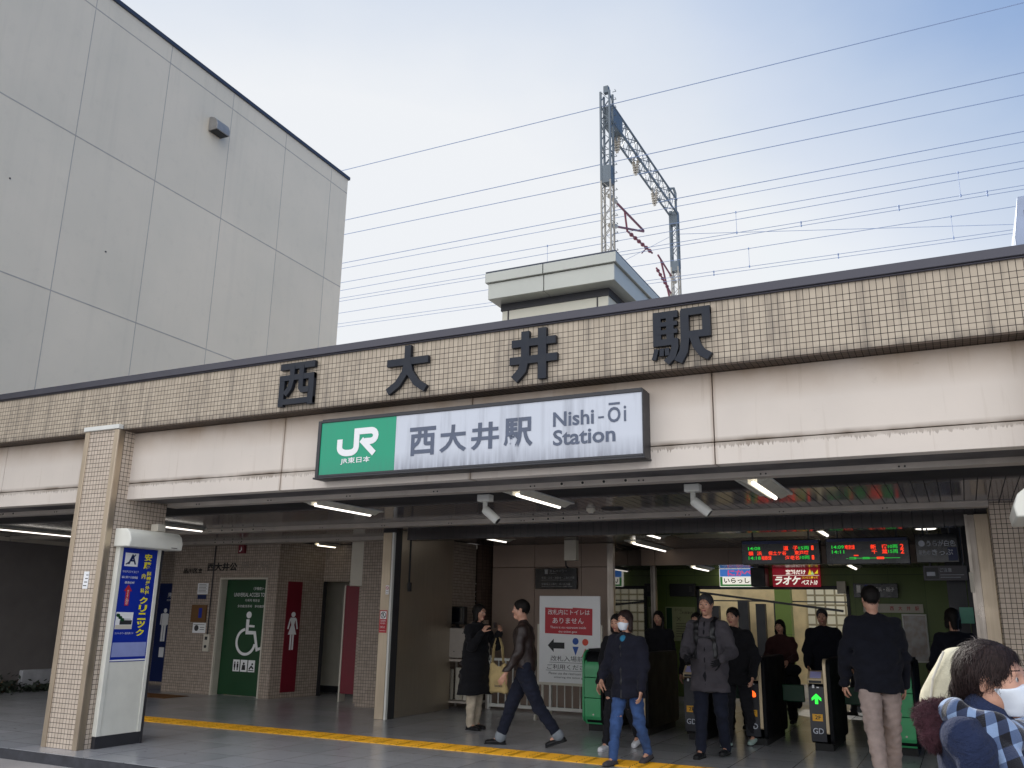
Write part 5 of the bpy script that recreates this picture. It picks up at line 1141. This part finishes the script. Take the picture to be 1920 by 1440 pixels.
def strands(V, F, n, flow, L=.06, w=.0011, lift=.0025, seed=1, jit=.25):
    """thin hair strips laid over a surface, combed along flow(p, normal)"""
    F = np.array(F); fn = np.cross(V[F[:, 2]]-V[F[:, 0]], V[F[:, 3]]-V[F[:, 1]]); N = np.zeros_like(V)
    for i in range(4): np.add.at(N, F[:, i], fn)
    N /= np.linalg.norm(N, axis=1)[:, None]+1e-9; r = np.random.default_rng(seed); vs, fs = [], []
    for i in r.integers(0, len(V), n):
        p, nn = V[i]+N[i]*lift*r.uniform(.2, 1), N[i]; d = flow(p, nn)+r.normal(size=3)*jit; d -= nn*(d@nn)*.92; d /= np.linalg.norm(d)+1e-9
        sd = np.cross(d, nn); sd /= np.linalg.norm(sd)+1e-9; l = L*r.uniform(.5, 1.2); b = len(vs)
        for q in range(4):
            t = q/3; c = p+d*l*t-nn*(l*t)**2*4.5+sd*.004*math.sin(3*t+i); ww = w*(1-.8*t*t); vs += [c-sd*ww, c+sd*ww]
        fs += [(b+2*q, b+2*q+1, b+2*q+3, b+2*q+2) for q in range(3)]
    return np.array(vs), np.array(fs)
def hair_geo(h, style, s=1.0):
    pr = [rc((0, -.018, .038), (0, -.016, .044), .088, .086, (1, .84, .97))]; ks = [.02]
    if style == 'short': pr += [rc((0, -.062, -.02), (0, -.066, -.045), .052, .03)]; lowz = -.045
    elif style == 'bob': pr += [rc((sx*.072, -.012, .0), (sx*.072, -.0, -.10), .030, .030) for sx in (-1, 1)]+[rc((0, -.062, 0), (0, -.06, -.12), .055, .045)]; lowz = -.14
    elif style == 'long': pr += [rc((sx*.072, -.014, .0), (sx*.080, .01, -.20), .030, .028) for sx in (-1, 1)]+[rc((0, -.062, 0), (0, -.07, -.26), .060, .055)]; lowz = -.34
    elif style == 'tied': pr += [rc((0, -.075, -.0), (0, -.10, -.03), .05, .045)]; lowz = -.05
    face = rc((0, .115, -.045), (0, .112, .005), .088, .064, (.93, 1, .8)); ear = [rc((sx*.088, .006, -.02), (sx*.088, .0, .0), .030, .024) for sx in (-1, 1)]
    cuts = [(face, .015)]+([(e, .01) for e in ear] if style in ('short', 'tied') else [])
    def post(G, F):
        F = F+.0018*np.sin(G[:, 0]*210+6*np.sin(G[:, 2]*30))*np.sin(G[:, 1]*170+3*np.sin(G[:, 2]*25))+.0014*np.sin(G[:, 0]*62+1.3+2*np.sin(G[:, 2]*22))*np.sin(G[:, 1]*55+.6)
        return np.maximum(F, -(G[:, 2]-lowz)) if style in ('short', 'tied') else F
    V, F = blob(pr, h, k=.025, cuts=cuts, post=post); return V*s, F
def mask_geo(h, s=1.0):
    pr = [rc((0, .024, -.012), (0, .047, -.085), .068, .043, (1.0, 1, 1)), rc((0, .084, -.005), (0, .094, -.03), .012, .02), rc((-.035, .054, -.02), (.035, .054, -.02), .036, .036), rc((-.018, .070, -.06), (.018, .070, -.06), .031, .031)]
    def post(G, F): return np.maximum(np.maximum(F, -(G[:, 1]-.012)), np.maximum(G[:, 2]+.004+.25*np.abs(G[:, 0]), -(G[:, 2]+.108)))
    V, F = blob(pr, h, k=.03, post=post); return V*s, F
def hand_prims(w, d, n, side, curl, s):
    d = d/np.linalg.norm(d); n = n-d*(n@d); n = n/np.linalg.norm(n); t = np.cross(d, n)*side; pr, ks = [], []
    base = w-d*.02*s; pr.append(rc(base-d*.03*s, w+d*.02*s, .024*s, .021*s)); ks.append(.01)
    for i, (o, Lf) in enumerate(((.027, .068), (.009, .076), (-.009, .071), (-.026, .056))):
        kn = w+d*(.085-.004*abs(i-1))*s+t*o*s; pr.append(rc(w+t*o*.6*s+d*.012*s, kn, .0125*s, .0095*s)); ks.append(.012*s)
        p = kn; a = R(curl*(.55+.12*i)); 
        for q, f in enumerate((.45, .32, .23)):
            dd = d*math.cos(a)+n*math.sin(a); e = p+dd*Lf*f*s; pr.append(rc(p, e, (.0088-.001*q)*s, (.0080-.001*q)*s)); ks.append(.003); p = e; a += R(curl*(.75-.1*q))
    b = w+d*.022*s+t*.022*s; dd = (d*.62+t*.68+n*.25); dd /= np.linalg.norm(dd); e = b+dd*.042*s; pr.append(rc(b, e, .014*s, .0105*s)); ks.append(.01)
    d2 = dd*.75+d*.5+n*.25*(curl/40); d2 /= np.linalg.norm(d2); e2 = e+d2*.03*s; pr.append(rc(e, e2, .0098*s, .009*s)); ks.append(.003); e3 = e2+(d2+n*.3*(curl/40))/1.1*.024*s; pr.append(rc(e2, e3, .0088*s, .0072*s)); ks.append(.003)
    return pr, ks
PG = 'people at the station entrance'
def person(label, loc, psi, H, legs=(0, 0, 0, 0), arms=None, lean=0, head=(0, 0, 0), coat='black', pants='dark', shoe='black', hem=.46, hair='short', hairm='hair', mask=False, female=False, z=0.0,
           collar='stand', loose=1.0, gloves=None, wide=1.0, legw=1.0, cres=.0125, hres=.0065, cuff=None, bulk=1.0, spread=.0, skin='skin', hipw=1.0, zipm=None, drop=.0, hsc=1.0, amp=.0075):
    s = H/1.72; o = root('person', (loc[0], loc[1], z), label, 'person', PG); o.rotation_euler[2] = R(psi); J = {}
    aR, kR, aL, kL = legs; ph = {}
    for nm, sx, a, k in (('R', 1, aR, kR), ('L', -1, aL, kL)):
        hip = v3(sx*.055*H, 0, 0); kn = hip+v3(sx*spread*.5, math.sin(R(a)), -math.cos(R(a)))*.245*H; an = kn+v3(sx*spread*.3, math.sin(R(a-k)), -math.cos(R(a-k)))*.235*H; ph[nm] = [hip, kn, an]
    low = min(ph['R'][2][2], ph['L'][2][2]); pz = -low+.042*H
    for nm in 'RL': J[nm] = [p+v3(0, 0, pz) for p in ph[nm]]
    hipc = v3(0, 0, pz); up = v3(0, math.sin(R(lean)), math.cos(R(lean))); sh = hipc+up*.295*H; nk = hipc+up*.325*H
    A = {}
    arms = arms or {}
    for nm, sx in (('R', 1), ('L', -1)):
        f, ot, e, inn = arms.get(nm, (4, 8, 12, 0)); S = sh+v3(sx*.108*H*wide, 0, 0)
        d1 = v3(sx*math.sin(R(ot)), math.sin(R(f+lean))*math.cos(R(ot)), -math.cos(R(f+lean))*math.cos(R(ot))); E = S+d1*.172*H
        d2 = v3(sx*math.sin(R(ot*.4-inn)), math.sin(R(f+e))*math.cos(R(inn)), -math.cos(R(f+e))*math.cos(R(inn))); W = E+d2*.150*H; A[nm] = (S, E, W, d2)
    # body: one continuous figure (coarse under the clothes, fine at head and hands)
    pr = [rc(hipc-v3(0, 0, .0), sh-up*.05*H, .072*H, .078*H, (.85, 1.25, 1)), rc(sh-v3(.085*H, 0, .016*H), sh+v3(.085*H, 0, -.016*H), .024*H, .024*H), rc(sh, nk+up*.03*H, .035*H, .033*H)]
    for nm in 'RL':
        h_, k_, a_ = J[nm]; pr += [rc(h_, k_, .050*H, .034*H), rc(k_, a_, .032*H, .020*H), rc(a_, a_+v3(0, .05*H, -.022*H), .02*H, .015*H)]; S, E, W, d2 = A[nm]; pr += [rc(S-v3(0, 0, .012*H), E, .024*H, .023*H), rc(E, W, .023*H, .016*H)]
    bv, bf = blob(pr, .022, k=.02); parts = [(bv, bf, 0)]
    Rm = rotm(*head); hc = nk+up*(.105-drop)*H+v3(0, .018*H, 0); hs = s*.97*hsc
    for V, F, m in head_geo(hres, hs, mask, female): parts.append((V@Rm.T+hc, F, (lambda c, m=m: m((c-hc)@Rm)) if callable(m) else m))
    for nm, sx in (('R', 1), ('L', -1)):
        S, E, W, d2 = A[nm]; el = arms.get(nm, (4, 8, 12, 0)); nrm = v3(-sx, .25, 0) if el[2] < 60 else v3(-sx*.8, 0, -.2)-v3(0, 0, 0)
        p2, k2 = hand_prims(W+d2*.012*H, d2, nrm, 1 if nm == 'L' else -1, arms.get('curl', 28), s); hv, hf = blob(p2, .0055*s if hres > .005 else .0042*s, ks=k2); parts.append((hv, hf, 5 if gloves else 0))
    mesh_from('body', parts, [skin, 'lips', 'eyewhite', 'iris', 'brow', gloves or skin], o)
    hv, hf = hair_geo(hres*1.1, hair, hs); hp = [(hv@Rm.T+hc, hf, 0)]; ns = 5200 if hres < .005 else 700; sv, sf = strands(hv, hf, ns, lambda p, n: np.array([p[0]*2, -.25 if p[2] > .03 else -.1, -.8]) if p[2] < .10 else np.array([p[0]*6, -.6, -.1]), .055 if hres < .005 else .05, .0009 if hres < .005 else .002, seed=int(abs(loc[1]*50))); hp.append((sv@Rm.T+hc, sf, 0)); mesh_from('hair', hp, [hairm], o)
    if mask: mv, mf = mask_geo(hres, hs); mesh_from('face_mask', [(mv@Rm.T+hc, mf, 0)], [mask], o)
    # coat
    b = bulk; hz = hem*H; w0 = (.086*loose)*H*b
    cp = [rc(hipc+v3(0, 0, .10*H), sh-up*.055*H, .083*H*b, .088*H*b, (.80/wide, 1.12, 1)), rc(v3(0, 0, hz-.03*H)+up*0, hipc+v3(0, 0, .10*H), w0, .083*H*b, (.80/hipw, 1.08, 1)),
          rc(sh-v3(.092*H*wide, 0, .010*H), sh+v3(.0, 0, .004*H), .038*H*b, .046*H*b), rc(sh+v3(.092*H*wide, 0, -.010*H), sh+v3(.0, 0, .004*H), .038*H*b, .046*H*b), rc(sh+v3(0, -.01, 0), nk+up*.0*H, .060*H, .038*H)]
    ks = [.04, .06, .05, .05, .03]; axis = []
    for nm in 'RL':
        S, E, W, d2 = A[nm]; cp += [rc(S-v3(0, 0, .004*H), E, .037*H*b, .034*H*b), rc(E, W, .034*H*b, .027*H*b)]; ks += [.035, .03]
    if collar == 'hood': cp += [rc(nk+v3(-.07*s, -.055*s, .0), nk+v3(.07*s, -.055*s, .0), .042*s, .042*s), rc(nk+v3(-.07*s, -.02*s, .005), nk+v3(-.045*s, .05*s, -.025), .028*s, .02*s), rc(nk+v3(.07*s, -.02*s, .005), nk+v3(.045*s, .05*s, -.025), .028*s, .02*s)]; ks += [.02]*3
    elif collar == 'stand': cp += [rc(nk+v3(sx*.047*s, -.045*s, .002), nk+v3(sx*.046*s, .035*s, -.026), .020*s, .016*s) for sx in (-1, 1)]+[rc(nk+v3(-.045*s, -.052*s, .002), nk+v3(.045*s, -.052*s, .002), .020*s, .020*s)]; ks += [.012]*3
    def post(G, F): return np.maximum(F, hz-G[:, 2])
    seed = int(abs(loc[0]*97+loc[1]*31))
    V, F = blob(cp, cres, ks=ks, post=post, amp=amp, freq=32, seed=seed, aniso=(1, 1, 1.5)); mesh_from('coat', [(V, F, 0)], [coat], o)
    o['_c'] = 0; del o['_c']
    # trousers
    tp = [rc(J['R'][0]+v3(-.01*H, 0, .05*H), J['L'][0]+v3(.01*H, 0, .05*H), .066*H, .066*H, (1, 1.05, 1))]; ks2 = [.03]
    for nm in 'RL':
        h_, k_, a_ = J[nm]; tp += [rc(h_, k_, .060*H*legw, .043*H*legw), rc(k_, a_+(k_-a_)*.02, .043*H*legw, .034*H*legw)]; ks2 += [.02, .03]
    V, F = blob(tp, cres, ks=ks2, amp=.005, freq=40, seed=seed+5, aniso=(1, 1, 2.2)); mesh_from('trousers', [(V, F, 0)], [pants], o)
    for nm, a, k in (('R', aR, kR), ('L', aL, kL)):
        an = J[nm][2]; pit = R(-(k-a)*.5) if an[2] > .06*H else 0
        fd = v3(0, math.cos(pit), math.sin(pit)); fu = v3(0, -math.sin(pit), math.cos(pit)); g = an-fu*.024*H
        sp = [rc(an-fu*.004*H, g+fd*.02*H, .026*H, .024*H), rc(g-fd*.022*H-fu*.002*H, g+fd*.088*H-fu*.006*H, .020*H, .0165*H, (.82, 1, 1.0)), rc(g+fd*.05*H, g+fd*.09*H-fu*.004*H, .022*H, .018*H, (.8, 1, 1.15))]
        zb = (g-fu*.018*H)[2]
        V, F = blob(sp, .008, k=.012, post=lambda G, F, g=g, fu=fu: np.maximum(F, -((G-g)@fu+.0178*H))); so = mesh_from('shoe', [(V, F, 0)], [shoe], o)
        sv, sf = blob([rc(g-fd*.024*H-fu*.012*H, g+fd*.092*H-fu*.012*H, .0225*H, .020*H, (.86, 1, 1))], .008, post=lambda G, F, g=g, fu=fu: np.maximum(F, np.abs((G-g)@fu+.0150*H)-.0052*H)); mesh_from('sole', [(sv, sf, 0)], ['rubber' if shoe != 'white_shoe' else shoe], so)
        if cuff:
            k_, a_ = J[nm][1], an; c0 = a_+(k_-a_)*.03; c1 = a_+(k_-a_)*.07
            V, F = blob([rc(c0, c1, .0385*H*legw, .0395*H*legw)], .009); mesh_from('cuff', [(V, F, 0)], [cuff], o)
    def shell(name, off, region, m, res=.008):
        def f(G, F): return np.maximum(F-off, region(G))
        V, F = blob(cp, res, ks=ks, post=lambda G, F: f(G, np.maximum(F, hz-G[:, 2])), amp=amp, freq=32, seed=seed, aniso=(1, 1, 1.5)); return mesh_from(name, [(V, F, 0)], [m], o)
    if zipm: shell('zip', .0035, lambda G: np.maximum(np.abs(G[:, 0])-.007, -G[:, 1]+.02), zipm)
    return o, dict(J=J, A=A, sh=sh, nk=nk, hc=hc, s=s, shell=shell, hip=hipc)
def to_world(o, p): return Matrix.Translation(o.location) @ Matrix.Rotation(o.rotation_euler[2], 4, 'Z') @ Vector(p)
for nm, c, kw in (('cloth_black', '16161a', {}), ('cloth_navy', '191a26', {}), ('cloth_navy2', '11131d', {}), ('leather', '2c211e', dict(rough=.5, spec=.5, sheen=0)), ('cloth_grey', '474449', {}), ('denim_dark', '191d2b', {}),
                  ('denim_blue', '38507c', dict(var=.35)), ('chino', '9d8d86', {}), ('beige_trousers', 'b8ab97', {}), ('cloth_dark', '1b1b20', {}), ('maroon', '3f2524', {}), ('coat_blue', '222c48', dict(var=.25, fine=900.0, wr=3.0)), ('white_shoe', 'd5d5d8', {}), ('teal', '2c6f8f', {}), ('mint_shoe', '9fb5ad', {}), ('canvas', 'bfa877', {}), ('cream_cloth', 'c9c2a8', {}), ('fur', '4a2c33', dict(var=.5)), ('mask_white', 'dfe4ea', {}), ('turnup', '80868c', {}), ('shoe_black', '131316', dict(rough=.4))):
    MT[nm] = cloth(nm.replace('_', ' '), c, **kw)
MT['mask_white'] = mat('mask white', 'dde3ea', .9)

# the black coated person taking a photograph
o, K = person('person in a long black coat standing and holding a phone up to take a photo', (-6.19, 11.30), -105, 1.63, (3, 4, -3, 2), {'R': (26, 14, 124, 26), 'L': (30, 14, 118, 24), 'curl': 45}, 2, (8, -4, 0), 'cloth_black', 'beige_trousers', 'shoe_black', .285, 'bob', loose=1.42, hipw=1.1, legw=1.02, collar='stand', female=True, bulk=1.09)
w = (to_world(o, K['A']['R'][2])+to_world(o, K['A']['L'][2]))/2+Vector((.07, .0, .10))
q = MB(); q.obox(w, Vector((.26, -.97, 0)).normalized(), Vector((.97, .26, 0)).normalized(), (0, 0, 1), .075, .005, .038); q = q.build('phone', 'black', None, bevel=.003, origin=w); tag(q, 'dark phone held level in front of the face of the black coated person', 'phone')
e = to_world(o, K['A']['L'][1]*.4+K['A']['L'][2]*.6)+Vector((.02, -.03, 0))
tt = root('tote_bag', (e.x, e.y, e.z-.75), 'beige canvas tote bag hanging from the forearm of the black coated person', 'bag')
q = MB()
for d in (-.05, .05): q.tube([(e.x-.08, e.y+d*.4, e.z-.33), (e.x-.06, e.y+d*.4, e.z-.12), (e.x-.012, e.y+d*.3, e.z+.03), (e.x+.015, e.y+d*.3, e.z+.03), (e.x+.07, e.y+d*.4, e.z-.12), (e.x+.09, e.y+d*.4, e.z-.33)], .009, 6)
q.build('handle', 'canvas', tt, smooth=True)
bc = np.array([e.x+.01, e.y, e.z-.53]); V, F = blob([rc(bc+v3(-.10, 0, -.16), bc+v3(-.085, 0, .17), .045, .022, (1, 1.1, 1)), rc(bc+v3(.11, 0, -.16), bc+v3(.10, 0, .17), .045, .022, (1, 1.1, 1)), rc(bc+v3(-.1, 0, -.16), bc+v3(.1, 0, -.16), .04, .04, (1, 1.1, 1)), rc(bc+v3(-.09, 0, .02), bc+v3(.1, 0, .02), .045, .045, (1, 1.3, .3))], .010, k=.03, amp=.005, freq=30, seed=3)
ob = mesh_from('bag_body', [(V-np.array(tt.location), F, 0)], ['canvas'], tt); q = MB(); text(q, 'books', PY(bc[1]-.058), bc[0]-.02, bc[0]+.09, bc[2]-.12, bc[2]-.085, .0, .01); q.build('print', 'grey_print', tt)
hb = to_world(o, K['hip']+v3(.02, -.17, .02)); hb = root('shoulder_bag', (hb.x, hb.y, hb.z-.1), 'black shoulder bag hanging at the back of the black coated person', 'bag'); c0 = np.array([0, 0, .02])
V, F = blob([rc(c0+v3(-.03, -.06, -.10), c0+v3(-.03, .06, -.10), .05, .05), rc(c0+v3(-.03, -.05, .06), c0+v3(-.03, .05, .06), .04, .04)], .01, k=.06, amp=.004, freq=35); mesh_from('bag_body', [(V, F, 0)], ['leather'], hb)
q = MB(); l = hb.location; q.tube([l+Vector((-.03, -.07, .08)), l+Vector((.0, -.07, .35)), l+Vector((.08, -.06, .62))], .009, 6); q.tube([l+Vector((-.03, .07, .08)), l+Vector((.0, .06, .35)), l+Vector((.08, .02, .62))], .009, 6); q.build('strap', 'black', hb)
# the man in the brown jacket striding left
o, K = person('man in a brown leather jacket and dark turned-up jeans striding to the left', (-4.90, 10.22), 112, 1.73, (24, 5, -24, 13), {'R': (-16, 8, 14, 0), 'L': (9, 8, 22, 4), 'curl': 35}, 3, (0, -2, 0), 'leather', 'denim_dark', 'shoe_black', .50, 'short', cuff='turnup', bulk=.98, legw=1.05, zipm='black')
# woman in front in the navy jacket
o, K = person('woman in a navy jacket, blue jeans and white face mask walking forward', (-3.37, 9.62), 168, 1.58, (16, 4, -12, 16), {'R': (8, 14, 42, 18), 'L': (0, 10, 18, 4)}, 1, (-4, -6, 0), 'cloth_navy', 'denim_blue', 'cloth_grey', .43, 'bob', 'hair_brown', 'mask_white', True, collar='hood', bulk=1.08, loose=1.1, legw=.92, zipm='black')
nk = K['nk']; V, F = blob([rc(nk+v3(-.045, .0, .0), nk+v3(0, .075, -.03), .032, .03), rc(nk+v3(.045, .0, .0), nk+v3(0, .075, -.03), .032, .03), rc(nk+v3(0, .07, -.02), nk+v3(0, .08, -.09), .03, .015)], .009, k=.02, amp=.003, freq=70); mesh_from('scarf', [(V, F, 0)], ['teal'], o)
person('person in black with white sneakers walking close behind the navy jacketed woman', (-3.84, 10.66), 172, 1.55, (18, 6, -16, 18), None, 2, (0, -8, 0), 'cloth_black', 'cloth_dark', 'white_shoe', .42, 'bob', female=True, legw=.9)
# the man in the grey coat
o, K = person('man in a dark grey padded coat with black backpack straps walking forward', (-2.72, 10.62), 176, 1.77, (9, 3, -9, 9), {'R': (2, 16, 78, 24), 'L': (2, 18, 70, 20), 'curl': 50}, 1, (0, -4, 0), 'cloth_grey', 'denim_dark', 'shoe_black', .40, 'short', 'hair_grey', bulk=1.10, loose=1.12, collar='hood', gloves='cloth_black', zipm='cloth_dark')
zs = K['sh'][2]
K['shell']('chest_strap', .013, lambda G: np.maximum(np.maximum(np.abs(G[:, 2]-(zs-.13))-.012, np.abs(G[:, 0])-.11), -G[:, 1]+.04), 'black')
for sx in (-1, 1): K['shell']('shoulder_strap', .016, lambda G, sx=sx: np.maximum(np.abs(G[:, 0]-sx*(.098+.12*np.clip(zs-.1-G[:, 2], 0, .2)))-.024, (zs-.36)-G[:, 2]), 'black')
bp = root('backpack', (-2.74, 10.80, 1.0), 'black backpack on the back of the man in the grey coat', 'bag'); V, F = blob([rc((-.07, .10, .05), (.07, .10, .05), .11, .11), rc((-.06, .09, .35), (.06, .09, .35), .09, .09), rc((0, .05, .2), (0, .05, .2), .12, .12)], .012, k=.06, amp=.005, freq=30); mesh_from('bag_body', [(V, F, 0)], ['cloth_black'], bp)
person('person in a black jacket and pale green sneakers walking behind the grey coated man', (-2.66, 11.72), 170, 1.64, (12, 4, -12, 14), {'R': (6, 10, 24, 4), 'L': (-6, 16, 40, 4)}, 1, (0, -6, 0), 'cloth_black', 'cloth_dark', 'mint_shoe', .44, 'short', bulk=1.12)
person('person in black half hidden at the left shoulder of the grey coated man', (-3.42, 12.75), 175, 1.57, (6, 2, -6, 8), None, 0, (0, 0, 0), 'cloth_black', 'cloth_dark', 'shoe_black', .42, 'short')
person('person with long black hair in a black coat beside the office window', (-4.40, 14.1), 180, 1.60, (6, 2, -6, 8), None, 0, (0, -4, 0), 'cloth_black', 'cloth_dark', 'shoe_black', .36, 'long', female=True)
o, K = person('woman in a maroon top and black skirted coat coming through the gate', (-2.58, 14.5), 178, 1.50, (8, 3, -8, 10), {'R': (20, 10, 70, 24), 'L': (16, 10, 60, 20)}, 1, (-6, -8, 0), 'maroon', 'cloth_dark', 'shoe_black', .50, 'bob', female=True, bulk=1.05, legw=1.3)
c0 = to_world(o, K['hip']+v3(-.10, .20, .05)); hc = root('carried_coat', (c0.x, c0.y, c0.z-.3), 'black coat carried over the arm of the woman in the maroon top', 'coat'); V, F = blob([rc((-.12, 0, .30), (.14, 0, .28), .07, .07, (1, 1.2, 1)), rc((-.10, 0, .1), (-.12, 0, -.2), .10, .07, (1, 1.4, 1)), rc((.10, 0, .1), (.14, 0, -.22), .10, .06, (1, 1.4, 1))], .013, k=.06, amp=.008, freq=30); mesh_from('cloth', [(V, F, 0)], ['cloth_black'], hc)
person('person in a black jacket standing beyond the gate with the green arrow', (-1.93, 14.35), 184, 1.66, (2, 2, -4, 4), {'R': (8, 14, 30, 10), 'L': (8, 14, 30, 10)}, 2, (0, -4, 0), 'cloth_navy2', 'cloth_dark', 'shoe_black', .42, 'short', 'hair_grey', bulk=1.15, loose=1.05)
person('small figure in black in profile at the right edge of the yard opening', (-1.72, 16.6), 100, 1.60, (10, 4, -10, 12), None, 2, (0, 0, 0), 'cloth_black', 'cloth_dark', 'shoe_black', .42, 'bob', female=True, mask='mask_white')
person('dark coated person with short hair squeezed between the two men at the gate lane', (-3.06, 13.5), 176, 1.63, (6, 2, -6, 8), None, 0, (0, -4, 0), 'cloth_navy2', 'cloth_dark', 'shoe_black', .40, 'short')
# the tall man from behind
o, K = person('tall man seen from behind in a black jacket and beige trousers', (-.84, 9.93), 16, 1.84, (9, 4, -14, 14), {'R': (2, 10, 14, 2), 'L': (4, 14, 14, 2), 'curl': 35}, 3, (4, -2, 0), 'cloth_navy2', 'chino', 'shoe_black', .455, 'short', bulk=1.16, collar='stand', wide=1.04, legw=1.05)
A = K['A']['L']; wq = A[1]*.08+A[2]*.92; q = MB(); wl = to_world(o, wq+A[3]*.02); q2 = mesh_from('watch', [blob([rc(A[2]-A[3]*.005, A[2]+A[3]*.006, .034, .034)], .006)+(0,)], ['white_print'], o)
person('person with short dark hair in a dark navy jacket at the right counter', (-.12, 12.3), 20, 1.66, (2, 2, -2, 2), {'R': (20, 10, 40, 6), 'L': (20, 10, 40, 6)}, 4, (0, -6, 0), 'cloth_navy2', 'cloth_dark', 'shoe_black', .40, 'bob')
# the woman passing close to the camera
o, K = person('woman close to the camera in blue coat, plaid scarf and white face mask', (-.022, 3.06), -108, 1.585, (8, 3, -8, 10), {'R': (10, 3, 30, 10), 'L': (4, 5, 30, 10)}, 5, (0, 2, 0), 'coat_blue', 'cloth_dark', 'shoe_black', .36, 'tied', 'hair_brown', 'mask_white', True, z=-.1, collar='none', bulk=.98, wide=.90, amp=.010, loose=1.1, drop=.036, hsc=.97, hres=.0042, cres=.009)
nk = K['nk']; sh_ = K['sh']
sc = [rc(nk+v3(-.080, -.05, .012), nk+v3(-.080, .06, -.018), .040, .040), rc(nk+v3(.080, -.05, .012), nk+v3(.080, .06, -.018), .040, .040), rc(nk+v3(-.075, .075, -.03), nk+v3(.075, .075, -.03), .040, .040), rc(nk+v3(-.07, -.065, .02), nk+v3(.07, -.065, .02), .036, .036),
      rc(nk+v3(.095, .03, -.03), nk+v3(.115, .125, -.16), .045, .05, (1, 1.2, 1)), rc(nk+v3(.115, .125, -.16), nk+v3(.10, .17, -.40), .05, .055, (1, 1.5, 1)), rc(nk+v3(.0, .095, -.05), nk+v3(-.02, .16, -.34), .05, .06, (1, 1.4, 1))]
V, F = blob(sc, .0055, k=.008, amp=.0055, freq=70, seed=11, aniso=(1, 1, .8)); mesh_from('scarf', [(V, F, 0)], ['plaid'], o)
fp = [rc(nk+v3(-.08, -.095, -.05), nk+v3(.09, -.105, -.05), .036, .038), rc(nk+v3(-.03, -.125, .0), nk+v3(.07, -.13, .0), .042, .042)]
V, F = blob(fp, .006, k=.03, amp=.003, freq=150, seed=9); sv, sf = strands(V, F, 5000, lambda p, n: n*3+np.array([0, 0, -.6]), .020, .0007, .001, 5, .8)
r = np.random.default_rng(8); FF = np.array(F); fn = np.cross(V[FF[:, 2]]-V[FF[:, 0]], V[FF[:, 3]]-V[FF[:, 1]]); fn /= np.linalg.norm(fn, axis=1)[:, None]+1e-9; cc = V[FF].mean(1); vs, fs = [], []
for i in r.integers(0, len(FF), 7000):
    d = fn[i]+r.normal(size=3)*.45+np.array([0, 0, -.35]); d /= np.linalg.norm(d); sd_ = np.cross(d, r.normal(size=3)); sd_ /= np.linalg.norm(sd_); b = len(vs); c_ = cc[i]; l = r.uniform(.008, .017)
    vs += [c_-sd_*.0007, c_+sd_*.0007, c_+d*l+sd_*.0002, c_+d*l-sd_*.0002]; fs.append((b, b+1, b+2, b+3))
mesh_from('fur_collar', [(V, F, 0), (sv, sf, 0), (np.array(vs), np.array(fs), 0)], ['fur'], o)
cb2 = root('rucksack', (-.05, 3.40, 1.03), 'cream rucksack with a rounded top behind the woman in the plaid scarf', 'bag'); V, F = blob([rc((-.055, .0, .22), (.04, .02, .22), .055, .06), rc((-.0, .0, .36), (.08, .02, .36), .042, .05), rc((.0, .0, .28), (.08, .02, .05), .08, .09)], .009, k=.05, amp=.005, freq=34); mesh_from('bag_body', [(V, F, 0)], ['cream_cloth'], cb2)
q = MB(); q.tube([(-.135, 3.34, 1.23), (-.115, 3.325, 1.33), (-.075, 3.33, 1.415)], .004, 6); q.build('seam', 'cream', cb2)
